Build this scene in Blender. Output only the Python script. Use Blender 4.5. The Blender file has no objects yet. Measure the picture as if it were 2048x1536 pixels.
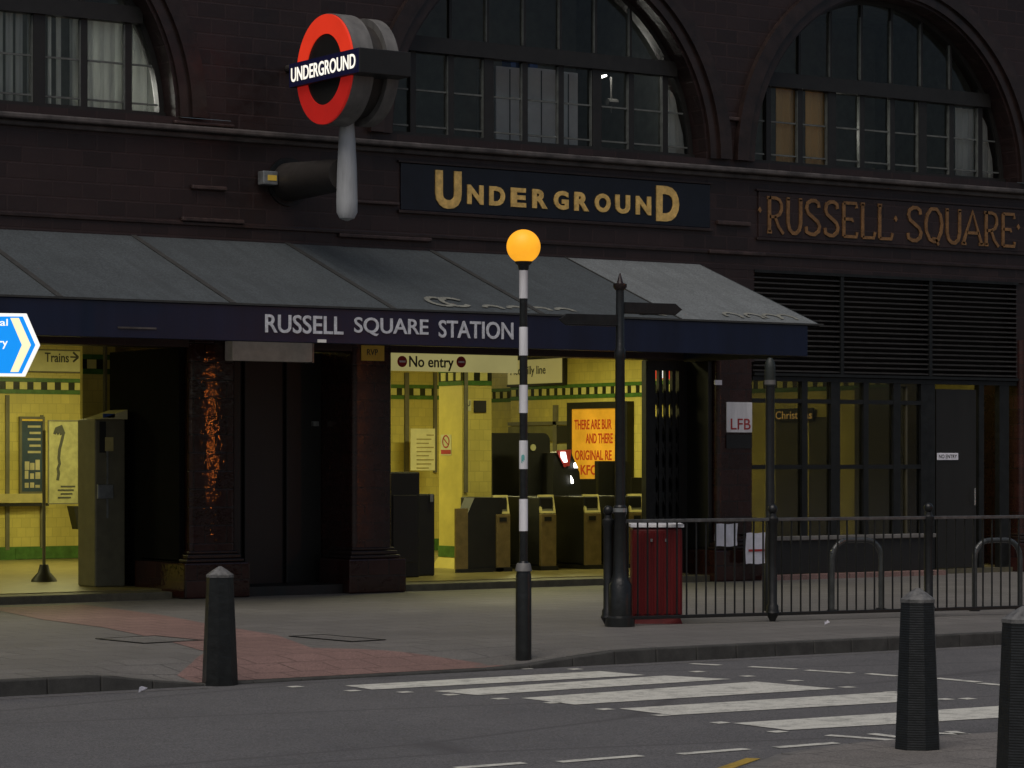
import bpy, bmesh, math, random
from mathutils import Vector
R = math.radians
random.seed(7)
sc = bpy.context.scene
col = sc.collection

# ------------------------------------------------------------------ camera, sky, sun, exposure
FPX, HY = 5450.0, 915.0                       # focal length and horizon row, in pixels of the 2048 px photo
AZ = math.atan2(8036.0, 5450.0)               # angle between the facade (world X) and the view
CX, CY, CH = -19.9, -29.4, 1.7
VD = (math.cos(AZ), math.sin(AZ)); RD = (math.sin(AZ), -math.cos(AZ))
cam = bpy.data.cameras.new('camera'); co = bpy.data.objects.new('camera', cam); col.objects.link(co)
cam.sensor_width = 36.0; cam.lens = 36.0*FPX/2048.0
cam.shift_y = (HY-768.0)/2048.0
cam.clip_start = 0.5; cam.clip_end = 600.0
co.location = (CX, CY, CH); co.rotation_euler = (R(90), 0, AZ-R(90))
sc.camera = co

SUN_EL, SUN_AZ = 60.0, 229.0                  # soft dusk light from the open street, left of and behind the camera
w = bpy.data.worlds.new('World'); sc.world = w; w.use_nodes = True
nt = w.node_tree; bg = nt.nodes['Background']
sk = nt.nodes.new('ShaderNodeTexSky'); sk.sky_type = 'NISHITA'; sk.sun_disc = False
sk.sun_elevation = R(SUN_EL); sk.sun_rotation = R(SUN_AZ)
sk.dust_density = 4.0; sk.ozone_density = 0.6; sk.air_density = 1.0
nt.links.new(sk.outputs[0], bg.inputs[0]); bg.inputs[1].default_value = 0.062
sl = bpy.data.lights.new('sun', 'SUN'); so = bpy.data.objects.new('sun', sl); col.objects.link(so)
sl.energy = 1.5; sl.angle = R(50); sl.color = (1.0, 0.925, 0.86)
sd = Vector((math.sin(R(SUN_AZ))*math.cos(R(SUN_EL)), math.cos(R(SUN_AZ))*math.cos(R(SUN_EL)), math.sin(R(SUN_EL))))
so.rotation_euler = sd.to_track_quat('Z', 'Y').to_euler()
sc.view_settings.view_transform = 'Standard'; sc.view_settings.look = 'None'
sc.view_settings.exposure = -0.2; sc.view_settings.gamma = 1.0
sc.render.engine = 'CYCLES'

# ------------------------------------------------------------------ measuring helpers
def fp(px, py, y=0.0):
    """point of the vertical plane at world y that the photo shows at (px, py) -> (x, z)"""
    u = (px-1024)/FPX; dx = VD[0]+u*RD[0]; dy = VD[1]+u*RD[1]
    d = (y-CY)/dy
    return CX+d*dx, CH-(py-HY)/FPX*d
def fx(px, y=0.0): return fp(px, HY, y)[0]
def sp(px, py, x):
    """same for a plane at world x -> (y, z)"""
    u = (px-1024)/FPX; dx = VD[0]+u*RD[0]; dy = VD[1]+u*RD[1]
    d = (x-CX)/dx
    return CY+d*dy, CH-(py-HY)/FPX*d
def gp(px, py, z=0.0):
    d = (CH-z)*FPX/(py-HY); u = (px-1024)/FPX
    return CX+d*(VD[0]+u*RD[0]), CY+d*(VD[1]+u*RD[1])
def dp(px, py, d):
    u = (px-1024)/FPX
    return Vector((CX+d*(VD[0]+u*RD[0]), CY+d*(VD[1]+u*RD[1]), CH-(py-HY)/FPX*d))

# ------------------------------------------------------------------ materials
def node(t, k, **kw):
    n = t.nodes.new(k)
    for a, b in kw.items(): setattr(n, a, b)
    return n
def pos_vec(t, flat):
    g = node(t, 'ShaderNodeNewGeometry')
    if not flat: return g.outputs['Position']
    s = node(t, 'ShaderNodeSeparateXYZ'); t.links.new(g.outputs['Position'], s.inputs[0])
    a = node(t, 'ShaderNodeMath', operation='ADD'); t.links.new(s.outputs[0], a.inputs[0]); t.links.new(s.outputs[1], a.inputs[1])
    c = node(t, 'ShaderNodeCombineXYZ'); t.links.new(a.outputs[0], c.inputs[0]); t.links.new(s.outputs[2], c.inputs[1])
    return c.outputs[0]
def mix(t, fac, a, b, mode='MIX'):
    m = node(t, 'ShaderNodeMix', data_type='RGBA', blend_type=mode)
    for s, v in ((0, fac), (6, a), (7, b)):
        if hasattr(v, 'links') or hasattr(v, 'is_linked'): t.links.new(v, m.inputs[s])
        elif isinstance(v, (int, float)): m.inputs[s].default_value = v
        else: m.inputs[s].default_value = (*v, 1)
    return m.outputs[2]
def noise(t, vec, scale, detail=4, rough=0.6):
    n = node(t, 'ShaderNodeTexNoise'); n.inputs['Scale'].default_value = scale
    n.inputs['Detail'].default_value = detail; n.inputs['Roughness'].default_value = rough
    t.links.new(vec, n.inputs['Vector']); return n.outputs[0]
def ramp(t, f, p0, p1, c0=(0, 0, 0), c1=(1, 1, 1)):
    r = node(t, 'ShaderNodeValToRGB'); t.links.new(f, r.inputs[0])
    r.color_ramp.elements[0].position = p0; r.color_ramp.elements[1].position = p1
    r.color_ramp.elements[0].color = (*c0, 1); r.color_ramp.elements[1].color = (*c1, 1)
    return r.outputs[0]
def bump(t, p, h, strength, dist=0.01):
    b = node(t, 'ShaderNodeBump'); b.inputs['Strength'].default_value = strength; b.inputs['Distance'].default_value = dist
    t.links.new(h, b.inputs['Height']); t.links.new(b.outputs[0], p.inputs['Normal'])
def base(name):
    m = bpy.data.materials.new(name); m.use_nodes = True
    return m, m.node_tree, m.node_tree.nodes['Principled BSDF']
def mat(name, c, rough=0.5, var=0.25, scale=6.0, bmp=0.0, metal=0.0, emit=None, es=0.0, fine=0.0, spec=0.5, streak=False):
    m, t, p = base(name)
    p.inputs['Roughness'].default_value = rough; p.inputs['Metallic'].default_value = metal
    p.inputs['Specular IOR Level'].default_value = spec
    g = pos_vec(t, False)
    if streak:
        mp = node(t, 'ShaderNodeMapping'); mp.inputs['Scale'].default_value = (1, 1, 0.15); t.links.new(g, mp.inputs[0]); g = mp.outputs[0]
    n = noise(t, g, scale)
    f = ramp(t, n, 0.3, 0.72)
    c2 = tuple(x*(1-var) for x in c); c3 = tuple(min(1, x*(1+var*0.6)) for x in c)
    o = mix(t, f, c2, c3)
    if fine:
        n2 = noise(t, g, 140.0, 2, 0.7)
        o = mix(t, fine, o, ramp(t, n2, 0.3, 0.7, (0.25,)*3, (0.75,)*3), 'OVERLAY')
    t.links.new(o, p.inputs['Base Color'])
    if bmp: bump(t, p, n, bmp, 0.02)
    if emit:
        p.inputs['Emission Color'].default_value = (*emit, 1); p.inputs['Emission Strength'].default_value = es
    return m
def tile_mat(name, c, grout, tw=0.38, th=0.19, rough=0.15, gap=0.012, var=0.35, bmp=0.35):
    m, t, p = base(name)
    v = pos_vec(t, True)
    b = node(t, 'ShaderNodeTexBrick'); t.links.new(v, b.inputs['Vector'])
    b.inputs['Scale'].default_value = 1.0; b.inputs['Brick Width'].default_value = tw; b.inputs['Row Height'].default_value = th
    b.inputs['Mortar Size'].default_value = gap; b.inputs['Mortar Smooth'].default_value = 0.3
    b.inputs['Color1'].default_value = (*[x*(1-var) for x in c], 1); b.inputs['Color2'].default_value = (*[x*(1+var) for x in c], 1)
    b.inputs['Mortar'].default_value = (*grout, 1)
    n = noise(t, pos_vec(t, False), 2.3, 5)
    o = mix(t, ramp(t, n, 0.25, 0.75), b.outputs[0], tuple(x*0.55 for x in c))
    o = mix(t, 0.55, b.outputs[0], o)
    t.links.new(o, p.inputs['Base Color'])
    n2 = noise(t, pos_vec(t, False), 9.0, 3)
    r = node(t, 'ShaderNodeMapRange'); r.inputs['To Min'].default_value = rough*0.6; r.inputs['To Max'].default_value = rough*2.2
    t.links.new(n2, r.inputs[0]); t.links.new(r.outputs[0], p.inputs['Roughness'])
    h = node(t, 'ShaderNodeMath', operation='MULTIPLY_ADD'); t.links.new(n2, h.inputs[0]); h.inputs[1].default_value = 0.6
    inv = node(t, 'ShaderNodeMath', operation='SUBTRACT'); inv.inputs[0].default_value = 1.0; t.links.new(b.outputs['Fac'], inv.inputs[1])
    t.links.new(inv.outputs[0], h.inputs[2])
    if rough < .1:                                  # rippled hand-dipped glaze
        n3 = noise(t, pos_vec(t, False), 16.0, 2, .5)
        h2 = node(t, 'ShaderNodeMath', operation='MULTIPLY_ADD'); t.links.new(n3, h2.inputs[0]); h2.inputs[1].default_value = 1.3; t.links.new(h.outputs[0], h2.inputs[2]); h = h2
    bump(t, p, h.outputs[0], bmp, 0.012)
    return m
def emis(name, c, s, var=0.0, scale=4.0):
    m, t, p = base(name)
    p.inputs['Base Color'].default_value = (*[x*0.5 for x in c], 1)
    p.inputs['Emission Strength'].default_value = s*0.62
    if var:
        n = noise(t, pos_vec(t, False), scale); o = mix(t, ramp(t, n, 0.3, 0.7), tuple(x*(1-var) for x in c), c)
        t.links.new(o, p.inputs['Emission Color'])
    else: p.inputs['Emission Color'].default_value = (*c, 1)
    return m
def glass_mat(name, tint=(0.9, 0.92, 0.9), gl=0.06):
    m = bpy.data.materials.new(name); m.use_nodes = True; t = m.node_tree
    t.nodes.remove(t.nodes['Principled BSDF']); out = t.nodes['Material Output']
    tr = node(t, 'ShaderNodeBsdfTransparent'); tr.inputs[0].default_value = (*tint, 1)
    g = node(t, 'ShaderNodeBsdfGlossy'); g.inputs['Roughness'].default_value = gl; g.inputs[0].default_value = (0.9, 0.95, 1, 1)
    n = noise(t, pos_vec(t, False), 3.0, 2); b = node(t, 'ShaderNodeBump'); b.inputs['Strength'].default_value = 0.062
    t.links.new(n, b.inputs['Height']); t.links.new(b.outputs[0], g.inputs['Normal'])
    fr = node(t, 'ShaderNodeFresnel'); fr.inputs[0].default_value = 1.45
    mx = node(t, 'ShaderNodeMixShader'); t.links.new(fr.outputs[0], mx.inputs[0]); t.links.new(tr.outputs[0], mx.inputs[1]); t.links.new(g.outputs[0], mx.inputs[2])
    t.links.new(mx.outputs[0], out.inputs[0]); return m

def asphalt_mat():
    m, t, p = base('asphalt'); g = pos_vec(t, False)
    n1 = noise(t, g, 0.7, 6, 0.65); n2 = noise(t, g, 70, 4, 0.9); n3 = noise(t, g, 5, 5, 0.7)
    c = mix(t, ramp(t, n1, 0.35, 0.65), (0.088, 0.088, 0.090), (0.122, 0.121, 0.122))
    c = mix(t, ramp(t, n3, 0.42, 0.62), c, (0.104, 0.103, 0.104))
    c = mix(t, 0.9, c, ramp(t, n2, 0.36, 0.64, (0.12,)*3, (0.88,)*3), 'OVERLAY')
    # long seams and patches where the road was dug up
    mp = node(t, 'ShaderNodeMapping'); mp.inputs['Scale'].default_value = (0.12, 0.55, 1); mp.inputs['Rotation'].default_value = (0, 0, 0.05); t.links.new(g, mp.inputs[0])
    v = node(t, 'ShaderNodeTexVoronoi', feature='DISTANCE_TO_EDGE'); v.inputs['Scale'].default_value = 0.8; t.links.new(mp.outputs[0], v.inputs['Vector'])
    c = mix(t, ramp(t, v.outputs[0], 0.0, 0.015), (0.07, 0.068, 0.07), c)
    t.links.new(c, p.inputs['Base Color']); p.inputs['Roughness'].default_value = 0.8
    bump(t, p, n2, 0.5, 0.01); return m
def paving_mat(name, c, w_=0.6, h_=0.45, var=0.2):
    m, t, p = base(name); g = pos_vec(t, False)
    b = node(t, 'ShaderNodeTexBrick'); t.links.new(g, b.inputs['Vector']); b.inputs['Scale'].default_value = 1
    b.inputs['Brick Width'].default_value = w_; b.inputs['Row Height'].default_value = h_
    b.inputs['Mortar Size'].default_value = 0.013; b.inputs['Mortar Smooth'].default_value = 0.3
    b.inputs['Color1'].default_value = (*[x*(1-var*0.5) for x in c], 1); b.inputs['Color2'].default_value = (*[x*(1+var*0.5) for x in c], 1)
    b.inputs['Mortar'].default_value = (*[x*0.42 for x in c], 1)
    n1 = noise(t, g, 0.9, 6, 0.6); n2 = noise(t, g, 6, 5, 0.65); n3 = noise(t, g, 75, 4, 0.9)
    o = mix(t, ramp(t, n1, 0.35, 0.7), b.outputs[0], tuple(x*0.72 for x in c))
    o = mix(t, ramp(t, n2, 0.5, 0.75), o, tuple(x*0.82 for x in c))
    o = mix(t, 0.85, o, ramp(t, n3, 0.36, 0.64, (0.15,)*3, (0.85,)*3), 'OVERLAY')
    sp_ = node(t, 'ShaderNodeTexVoronoi'); sp_.inputs['Scale'].default_value = 4.0; t.links.new(g, sp_.inputs['Vector'])
    o = mix(t, ramp(t, sp_.outputs[0], 0.05, 0.1), tuple(x*0.5 for x in c), o)     # chewing gum spots
    t.links.new(o, p.inputs['Base Color']); p.inputs['Roughness'].default_value = 0.7
    h = node(t, 'ShaderNodeMath', operation='SUBTRACT'); h.inputs[0].default_value = 1; t.links.new(b.outputs['Fac'], h.inputs[1])
    bump(t, p, h.outputs[0], 0.4, 0.006); return m
def paint_mat(name, c):
    m, t, p = base(name); g = pos_vec(t, False)
    n = noise(t, g, 7, 6, 0.75); n2 = noise(t, g, 60, 3, 0.8)
    o = mix(t, ramp(t, n, 0.32, 0.52), tuple(x*0.5 for x in c), c)
    o = mix(t, 0.7, o, ramp(t, n2, 0.3, 0.7, (0.25,)*3, (0.7,)*3), 'OVERLAY')
    t.links.new(o, p.inputs['Base Color']); p.inputs['Roughness'].default_value = 0.6; return m
def canvas_mat(name, c):
    m, t, p = base(name); g = pos_vec(t, False)
    n = noise(t, g, 1.6, 6, 0.65); n2 = noise(t, g, 45, 3, 0.7); n3 = noise(t, g, 7, 4, 0.7)
    o = mix(t, ramp(t, n, 0.3, 0.75), tuple(x*0.8 for x in c), tuple(x*1.12 for x in c))
    o = mix(t, ramp(t, n3, 0.55, 0.8), o, tuple(x*0.8 for x in c))
    o = mix(t, 0.6, o, ramp(t, n2, 0.36, 0.64, (0.2,)*3, (0.8,)*3), 'OVERLAY')
    mp = node(t, 'ShaderNodeMapping'); mp.inputs['Scale'].default_value = (5, .5, .5); t.links.new(g, mp.inputs[0])
    n4 = noise(t, mp.outputs[0], 1.5, 4, .7)                       # run-off streaks down the slope
    o = mix(t, ramp(t, n4, 0.5, 0.72), o, tuple(x*0.72 for x in c))
    t.links.new(o, p.inputs['Base Color']); p.inputs['Roughness'].default_value = 0.75
    bump(t, p, n3, 0.2, 0.02); return m
def band_mat(name='checker_band'):
    """green and black tile band with cream squares, in the wall's own cream tiling"""
    return None

M = {}
M['asphalt'] = asphalt_mat()
M['paving'] = paving_mat('grey_paving', (0.152, 0.146, 0.136))
M['paving_far'] = paving_mat('brown_paving', (0.19, 0.178, 0.163), 0.4, 0.4)
M['tactile'] = paving_mat('red_tactile', (0.225, 0.14, 0.122), 0.4, 0.4)
M['kerb'] = mat('kerb_stone', (0.15, 0.145, 0.135), 0.75, 0.3, 5, 0.2, fine=0.5)
M['kerb_dark'] = mat('kerb_face_stone', (0.045, 0.045, 0.041), 0.8, 0.4, 6, 0.3, fine=0.5)
M['white_line'] = paint_mat('road_paint_white', (0.60, 0.60, 0.54))
M['yellow_line'] = paint_mat('road_paint_yellow', (0.40, 0.27, 0.04))
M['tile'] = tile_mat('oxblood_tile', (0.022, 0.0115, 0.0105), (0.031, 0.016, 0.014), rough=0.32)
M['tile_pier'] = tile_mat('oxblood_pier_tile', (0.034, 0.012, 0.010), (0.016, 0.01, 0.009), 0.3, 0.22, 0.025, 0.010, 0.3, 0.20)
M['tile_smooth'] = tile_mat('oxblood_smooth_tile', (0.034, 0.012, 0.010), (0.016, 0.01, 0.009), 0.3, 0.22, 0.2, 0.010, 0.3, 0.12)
M['trim'] = mat('glazed_trim', (0.024, 0.014, 0.012), 0.3, 0.5, 5, 0.25)
M['trim_light'] = mat('pale_trim', (0.085, 0.075, 0.07), 0.5, 0.6, 4, 0.3)
M['trim_worn'] = mat('worn_trim', (0.05, 0.032, 0.028), 0.4, 0.6, 9, 0.3)
M['cream'] = tile_mat('cream_tile', (0.64, 0.545, 0.145), (0.48, 0.40, 0.11), 0.15, 0.15, 0.25, 0.005, 0.08, 0.08)
M['cream_wall'] = mat('cream_panel', (0.66, 0.55, 0.13), 0.4, 0.15, 3, 0.05)
M['band_green'] = mat('green_tile', (0.07, 0.17, 0.035), 0.25, 0.3, 12)
M['band_black'] = mat('dark_tile', (0.02, 0.024, 0.014), 0.2, 0.2, 12)
M['band_cream'] = mat('cream_square_tile', (0.66, 0.62, 0.22), 0.25, 0.1, 12)
M['hall_floor'] = mat('hall_floor', (0.24, 0.20, 0.08), 0.35, 0.3, 5, fine=0.3)
M['ceiling'] = mat('hall_ceiling', (0.6, 0.55, 0.3), 0.8, 0.1)
M['step'] = mat('worn_step', (0.10, 0.09, 0.055), 0.6, 0.35, 8, 0.2, fine=0.4)
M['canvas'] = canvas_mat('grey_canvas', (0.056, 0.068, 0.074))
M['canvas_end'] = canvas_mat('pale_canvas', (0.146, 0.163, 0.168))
M['rib'] = mat('canopy_rib', (0.035, 0.036, 0.034), 0.7, 0.3, 10)
M['fascia'] = mat('navy_fascia', (0.006, 0.011, 0.034), 0.3, 0.35, 3, 0.1, streak=True)
M['soffit'] = mat('soffit', (0.04, 0.035, 0.035), 0.8)
M['navy'] = mat('navy_glazed', (0.006, 0.0075, 0.015), 0.25, 0.3, 3, 0.1)
M['gold'] = mat('gold_letter', (0.72, 0.48, 0.15), 0.35, 0.35, 14, 0.3)
M['gold_dull'] = mat('dull_gilt', (0.22, 0.115, 0.042), 0.4, 0.4, 14, 0.3)
M['white_letter'] = mat('white_letter', (0.62, 0.64, 0.68), 0.4, 0.3, 20)
M['black_metal'] = mat('black_metal', (0.012, 0.013, 0.013), 0.4, 0.4, 9, 0.25, spec=0.35)
M['black_gloss'] = mat('black_gloss_paint', (0.013, 0.0145, 0.0145), 0.3, 0.35, 14, 0.25, spec=0.4)
M['pale_rail'] = mat('pale_rail_paint', (0.075, 0.078, 0.078), 0.35, 0.5, 14, 0.2)  # top rail, paler than the other bars
M['dark'] = mat('dark_surface', (0.012, 0.012, 0.011), 0.5, 0.3, 6)
M['dark_door'] = mat('dark_door_paint', (0.014, 0.013, 0.011), 0.45, 0.3, 4, streak=True)
M['matte_black'] = mat('matte_black_panel', (0.006, 0.006, 0.006), 1.0, 0.3, 6, spec=0.1)
M['frame'] = mat('window_frame', (0.014, 0.0135, 0.012), 0.5, 0.3, 8)
M['sash'] = mat('pale_sash', (0.115, 0.125, 0.115), 0.5, 0.35, 10)
M['glass'] = glass_mat('window_glass')
M['curtain'] = mat('pale_curtain', (0.8, 0.81, 0.77), 0.9, 0.25, 5, 0.2, streak=True)
def cloth(name, c):
    m = mat(name, c, 0.9, 0.3, 5, 0.2, streak=True); t = m.node_tree; p = t.nodes['Principled BSDF']
    tr = node(t, 'ShaderNodeBsdfTranslucent'); t.links.new(p.inputs['Base Color'].links[0].from_socket, tr.inputs[0])
    mx = node(t, 'ShaderNodeMixShader'); mx.inputs[0].default_value = .4
    t.links.new(p.outputs[0], mx.inputs[1]); t.links.new(tr.outputs[0], mx.inputs[2]); t.links.new(mx.outputs[0], t.nodes['Material Output'].inputs[0])
    return m
M['curtain'] = cloth('thin_curtain', (0.8, 0.81, 0.77))
M['blind'] = mat('ochre_blind', (0.72, 0.48, 0.20), 0.9, 0.2, 5, streak=True)
M['cabinet'] = mat('white_cabinet', (0.72, 0.73, 0.73), 0.5, 0.15, 3)
M['blue'] = mat('blue_folder', (0.03, 0.09, 0.3), 0.5)
M['room'] = mat('dim_room', (0.13, 0.14, 0.13), 0.9)
M['pole_white'] = mat('white_paint', (0.78, 0.78, 0.80), 0.4, 0.25, 9, 0.1, streak=True)
M['grey_box'] = mat('grey_light_box', (0.85, 0.84, 0.79), 0.5, 0.2, 6)
M['roundel_side'] = mat('grey_casing', (0.15, 0.147, 0.14), 0.55, 0.35, 6, 0.2, streak=True)
M['bollard_cap'] = mat('pale_cap', (0.13, 0.13, 0.125), 0.5, 0.6, 22, 0.3)  # bollard caps, paler than their shafts
M['roundel_mid'] = mat('brown_casing', (0.028, 0.024, 0.021), 0.6, 0.3, 8, 0.2)
M['roundel_post'] = mat('pale_post', (0.44, 0.46, 0.47), 0.5, 0.35, 7, 0.2, streak=True)
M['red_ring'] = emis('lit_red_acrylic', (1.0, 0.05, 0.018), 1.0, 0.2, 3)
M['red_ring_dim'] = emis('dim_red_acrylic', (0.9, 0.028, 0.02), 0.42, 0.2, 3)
M['blue_bar'] = emis('lit_navy_acrylic', (0.012, 0.012, 0.08), 0.16)
M['lit_letter'] = emis('lit_letter', (1.0, 0.95, 0.82), 1.9)
M['amber'] = emis('amber_globe', (1.0, 0.42, 0.02), 1.85, 0.18, 6)
M['bin_red'] = mat('red_bin_paint', (0.125, 0.008, 0.009), 0.5, 0.35, 8, 0.15, spec=0.25, streak=True)
M['paper'] = mat('white_paper', (0.78, 0.78, 0.84), 0.7, 0.12, 14)
M['red_ink'] = mat('red_ink', (0.42, 0.03, 0.03), 0.6)
M['ink'] = mat('dark_ink', (0.05, 0.05, 0.04), 0.6)
M['ochre_plate'] = mat('ochre_plate', (0.85, 0.58, 0.08), 0.5, 0.15)
M['louvre'] = mat('louvre_metal', (0.034, 0.032, 0.03), 0.4, 0.3, 6)
M['gate_metal'] = mat('brushed_gate_metal', (0.26, 0.19, 0.075), 0.4, 0.25, 9, metal=0.3)
M['gate_trim'] = mat('gate_trim', (0.55, 0.48, 0.2), 0.3, 0.2)
M['machine'] = mat('machine_grey', (0.15, 0.14, 0.09), 0.5, 0.2)
M['chrome'] = mat('dull_steel', (0.35, 0.37, 0.37), 0.3, 0.3, 10, metal=0.6)
M['glow_poster'] = emis('backlit_poster', (1.0, 0.47, 0.03), 0.85, 0.6, 1.9)
M['poster_red'] = emis('poster_red_ink', (0.6, 0.06, 0.01), 0.5)
M['sign_blue'] = emis('blue_sign_glow', (0.0, 0.27, 0.85), 1.7)  # road sign faces glow to imitate light thrown back at the camera
M['sign_white'] = emis('white_sign_glow', (1.0, 0.98, 0.9), 1.7)
M['sign_cream'] = emis('cream_sign_glow', (1.0, 0.88, 0.55), 1.7)
M['tube'] = emis('lamp_tube', (1.0, 0.86, 0.42), 9.0)
M['spark'] = emis('white_lamp', (1.0, 0.98, 0.9), 6.0)
M['orange_lamp'] = emis('orange_lamp', (1.0, 0.23, 0.03), 300.0)
M['sign_plate'] = mat('cream_sign_plate', (0.62, 0.60, 0.34), 0.5, 0.1)

# ------------------------------------------------------------------ building blocks
LOC = {}
def tag(o, label=None, cat=None, group=None, kind=None):
    if label: o['label'] = label
    if cat: o['category'] = cat
    if group: o['group'] = group
    if kind: o['kind'] = kind
    return o
def thing(name, loc, label, cat, group=None):
    o = bpy.data.objects.new(name, None); col.objects.link(o); o.empty_display_size = 0.2
    o.location = loc; LOC[o.name] = Vector(loc)
    return tag(o, label, cat, group)
class B:
    def __init__(s): s.v = []; s.f = []
    def add(s, vs, fs):
        n = len(s.v); s.v += [Vector(v) for v in vs]; s.f += [tuple(i+n for i in f) for f in fs]; return s
    def box(s, x0, x1, y0, y1, z0, z1):
        x0, x1 = min(x0, x1), max(x0, x1); y0, y1 = min(y0, y1), max(y0, y1); z0, z1 = min(z0, z1), max(z0, z1)
        return s.add([(x0,y0,z0),(x1,y0,z0),(x1,y1,z0),(x0,y1,z0),(x0,y0,z1),(x1,y0,z1),(x1,y1,z1),(x0,y1,z1)],
                     [(0,3,2,1),(4,5,6,7),(0,1,5,4),(1,2,6,5),(2,3,7,6),(3,0,4,7)])
    def hexa(s, p):                                           # eight free corners, same order as box
        return s.add(p, [(0,3,2,1),(4,5,6,7),(0,1,5,4),(1,2,6,5),(2,3,7,6),(3,0,4,7)])
    def tube(s, p0, p1, r0, r1=None, n=16):
        r1 = r0 if r1 is None else r1
        p0, p1 = Vector(p0), Vector(p1); d = (p1-p0).normalized()
        a = d.cross(Vector((0, 0, 1))); a = a.normalized() if a.length > 1e-4 else Vector((1, 0, 0)); b = d.cross(a)
        vs = [p0+(a*math.cos(2*math.pi*i/n)+b*math.sin(2*math.pi*i/n))*r0 for i in range(n)]
        vs += [p1+(a*math.cos(2*math.pi*i/n)+b*math.sin(2*math.pi*i/n))*r1 for i in range(n)]
        return s.add(vs, [tuple(range(n))]+[tuple(range(2*n-1, n-1, -1))]+[(i, n+i, n+(i+1) % n, (i+1) % n) for i in range(n)])
    def path(s, pts, r, n=10):
        for a, b in zip(pts, pts[1:]): s.tube(a, b, r, r, n)
        return s
    def lathe(s, x, y, prof, n=24, rot=0.0):                 # prof: (radius, z) from bottom to top
        vs = []; fs = []
        for r, z in prof:
            vs += [(x+r*math.cos(2*math.pi*i/n+rot), y+r*math.sin(2*math.pi*i/n+rot), z) for i in range(n)]
        for k in range(len(prof)-1):
            fs += [(k*n+i, k*n+(i+1) % n, (k+1)*n+(i+1) % n, (k+1)*n+i) for i in range(n)]
        fs += [tuple(range(n-1, -1, -1)), tuple(range((len(prof)-1)*n, len(prof)*n))]
        return s.add(vs, fs)
    def prism(s, poly, lift):                                 # poly of 3-D points, pushed along lift
        n = len(poly); l = Vector(lift); p = [Vector(q) for q in poly]
        return s.add(p+[q+l for q in p], [tuple(range(n-1, -1, -1)), tuple(range(n, 2*n))]+[(i, (i+1) % n, n+(i+1) % n, n+i) for i in range(n)])
    def ribbon(s, pts, w_, org, ux, uz, nrm, t=0.012):        # stroke of width w_ through 2-D points
        org, ux, uz, nrm = Vector(org), Vector(ux), Vector(uz), Vector(nrm)
        P = [org+ux*a+uz*b for a, b in pts]; L = []; Rr = []
        for i, p in enumerate(P):
            d = (P[min(i+1, len(P)-1)]-P[max(i-1, 0)]).normalized(); q = d.cross(nrm).normalized()*w_/2
            L.append(p+q); Rr.append(p-q)
        for i in range(len(P)-1): s.prism([L[i], L[i+1], Rr[i+1], Rr[i]], nrm*t)
        return s
    def build(s, name, m, parent=None, smooth=False, bev=0.0, **kw):
        off = LOC.get(parent.name, Vector()) if parent else Vector()
        me = bpy.data.meshes.new(name); me.from_pydata([tuple(v-off) for v in s.v], [], s.f)
        bm = bmesh.new(); bm.from_mesh(me); bmesh.ops.recalc_face_normals(bm, faces=bm.faces); bm.to_mesh(me); bm.free()
        me.materials.append(m); me.update()
        o = bpy.data.objects.new(name, me); col.objects.link(o)
        if parent: o.parent = parent; LOC[o.name] = off
        if smooth:
            for p in me.polygons: p.use_smooth = True
            me.set_sharp_from_angle(angle=R(35))
        if bev:
            md = o.modifiers.new('bevel', 'BEVEL'); md.width = bev; md.segments = 2; md.limit_method = 'ANGLE'; md.angle_limit = R(40)
        return tag(o, **kw) if kw else o

def text_geo(s, bold=0.0):
    cu = bpy.data.curves.new('t', 'FONT'); cu.body = s; cu.size = 1; cu.extrude = 0.0; cu.offset = bold; cu.resolution_u = 4
    ob = bpy.data.objects.new('t', cu); col.objects.link(ob)
    bpy.context.view_layer.update()
    me = bpy.data.meshes.new_from_object(ob.evaluated_get(bpy.context.evaluated_depsgraph_get()))
    vs = [v.co.copy() for v in me.vertices]; fs = [tuple(p.vertices) for p in me.polygons]
    bpy.data.objects.remove(ob); bpy.data.curves.remove(cu); bpy.data.meshes.remove(me)
    x0 = min(v.x for v in vs); x1 = max(v.x for v in vs); y0 = min(v.y for v in vs); y1 = max(v.y for v in vs)
    return [((v.x-x0)/(x1-x0), (v.y-y0)/(y1-y0)) for v in vs], fs
def put_text(b, s, org, ux, uz, nrm, bold=0.0, t=0.006):
    """text stretched over the box org + ux, uz; raised t along nrm"""
    vs, fs = text_geo(s, bold); org, ux, uz, nrm = map(Vector, (org, ux, uz, nrm))
    n = len(vs); P = [org+ux*a+uz*c for a, c in vs]
    edges = {}
    for f in fs:
        for i in range(len(f)):
            e = (f[i], f[(i+1) % len(f)]); edges[e] = 1
    side = [(a, b_, b_+n, a+n) for (a, b_) in edges if (b_, a) not in edges]
    b.add([p+nrm*t for p in P]+P, fs+[(x, y, z, w_) for x, y, z, w_ in side])
    return b
UP = Vector((0, 0, 1)); XX = Vector((1, 0, 0)); FR = Vector((0, -1, 0))

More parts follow.
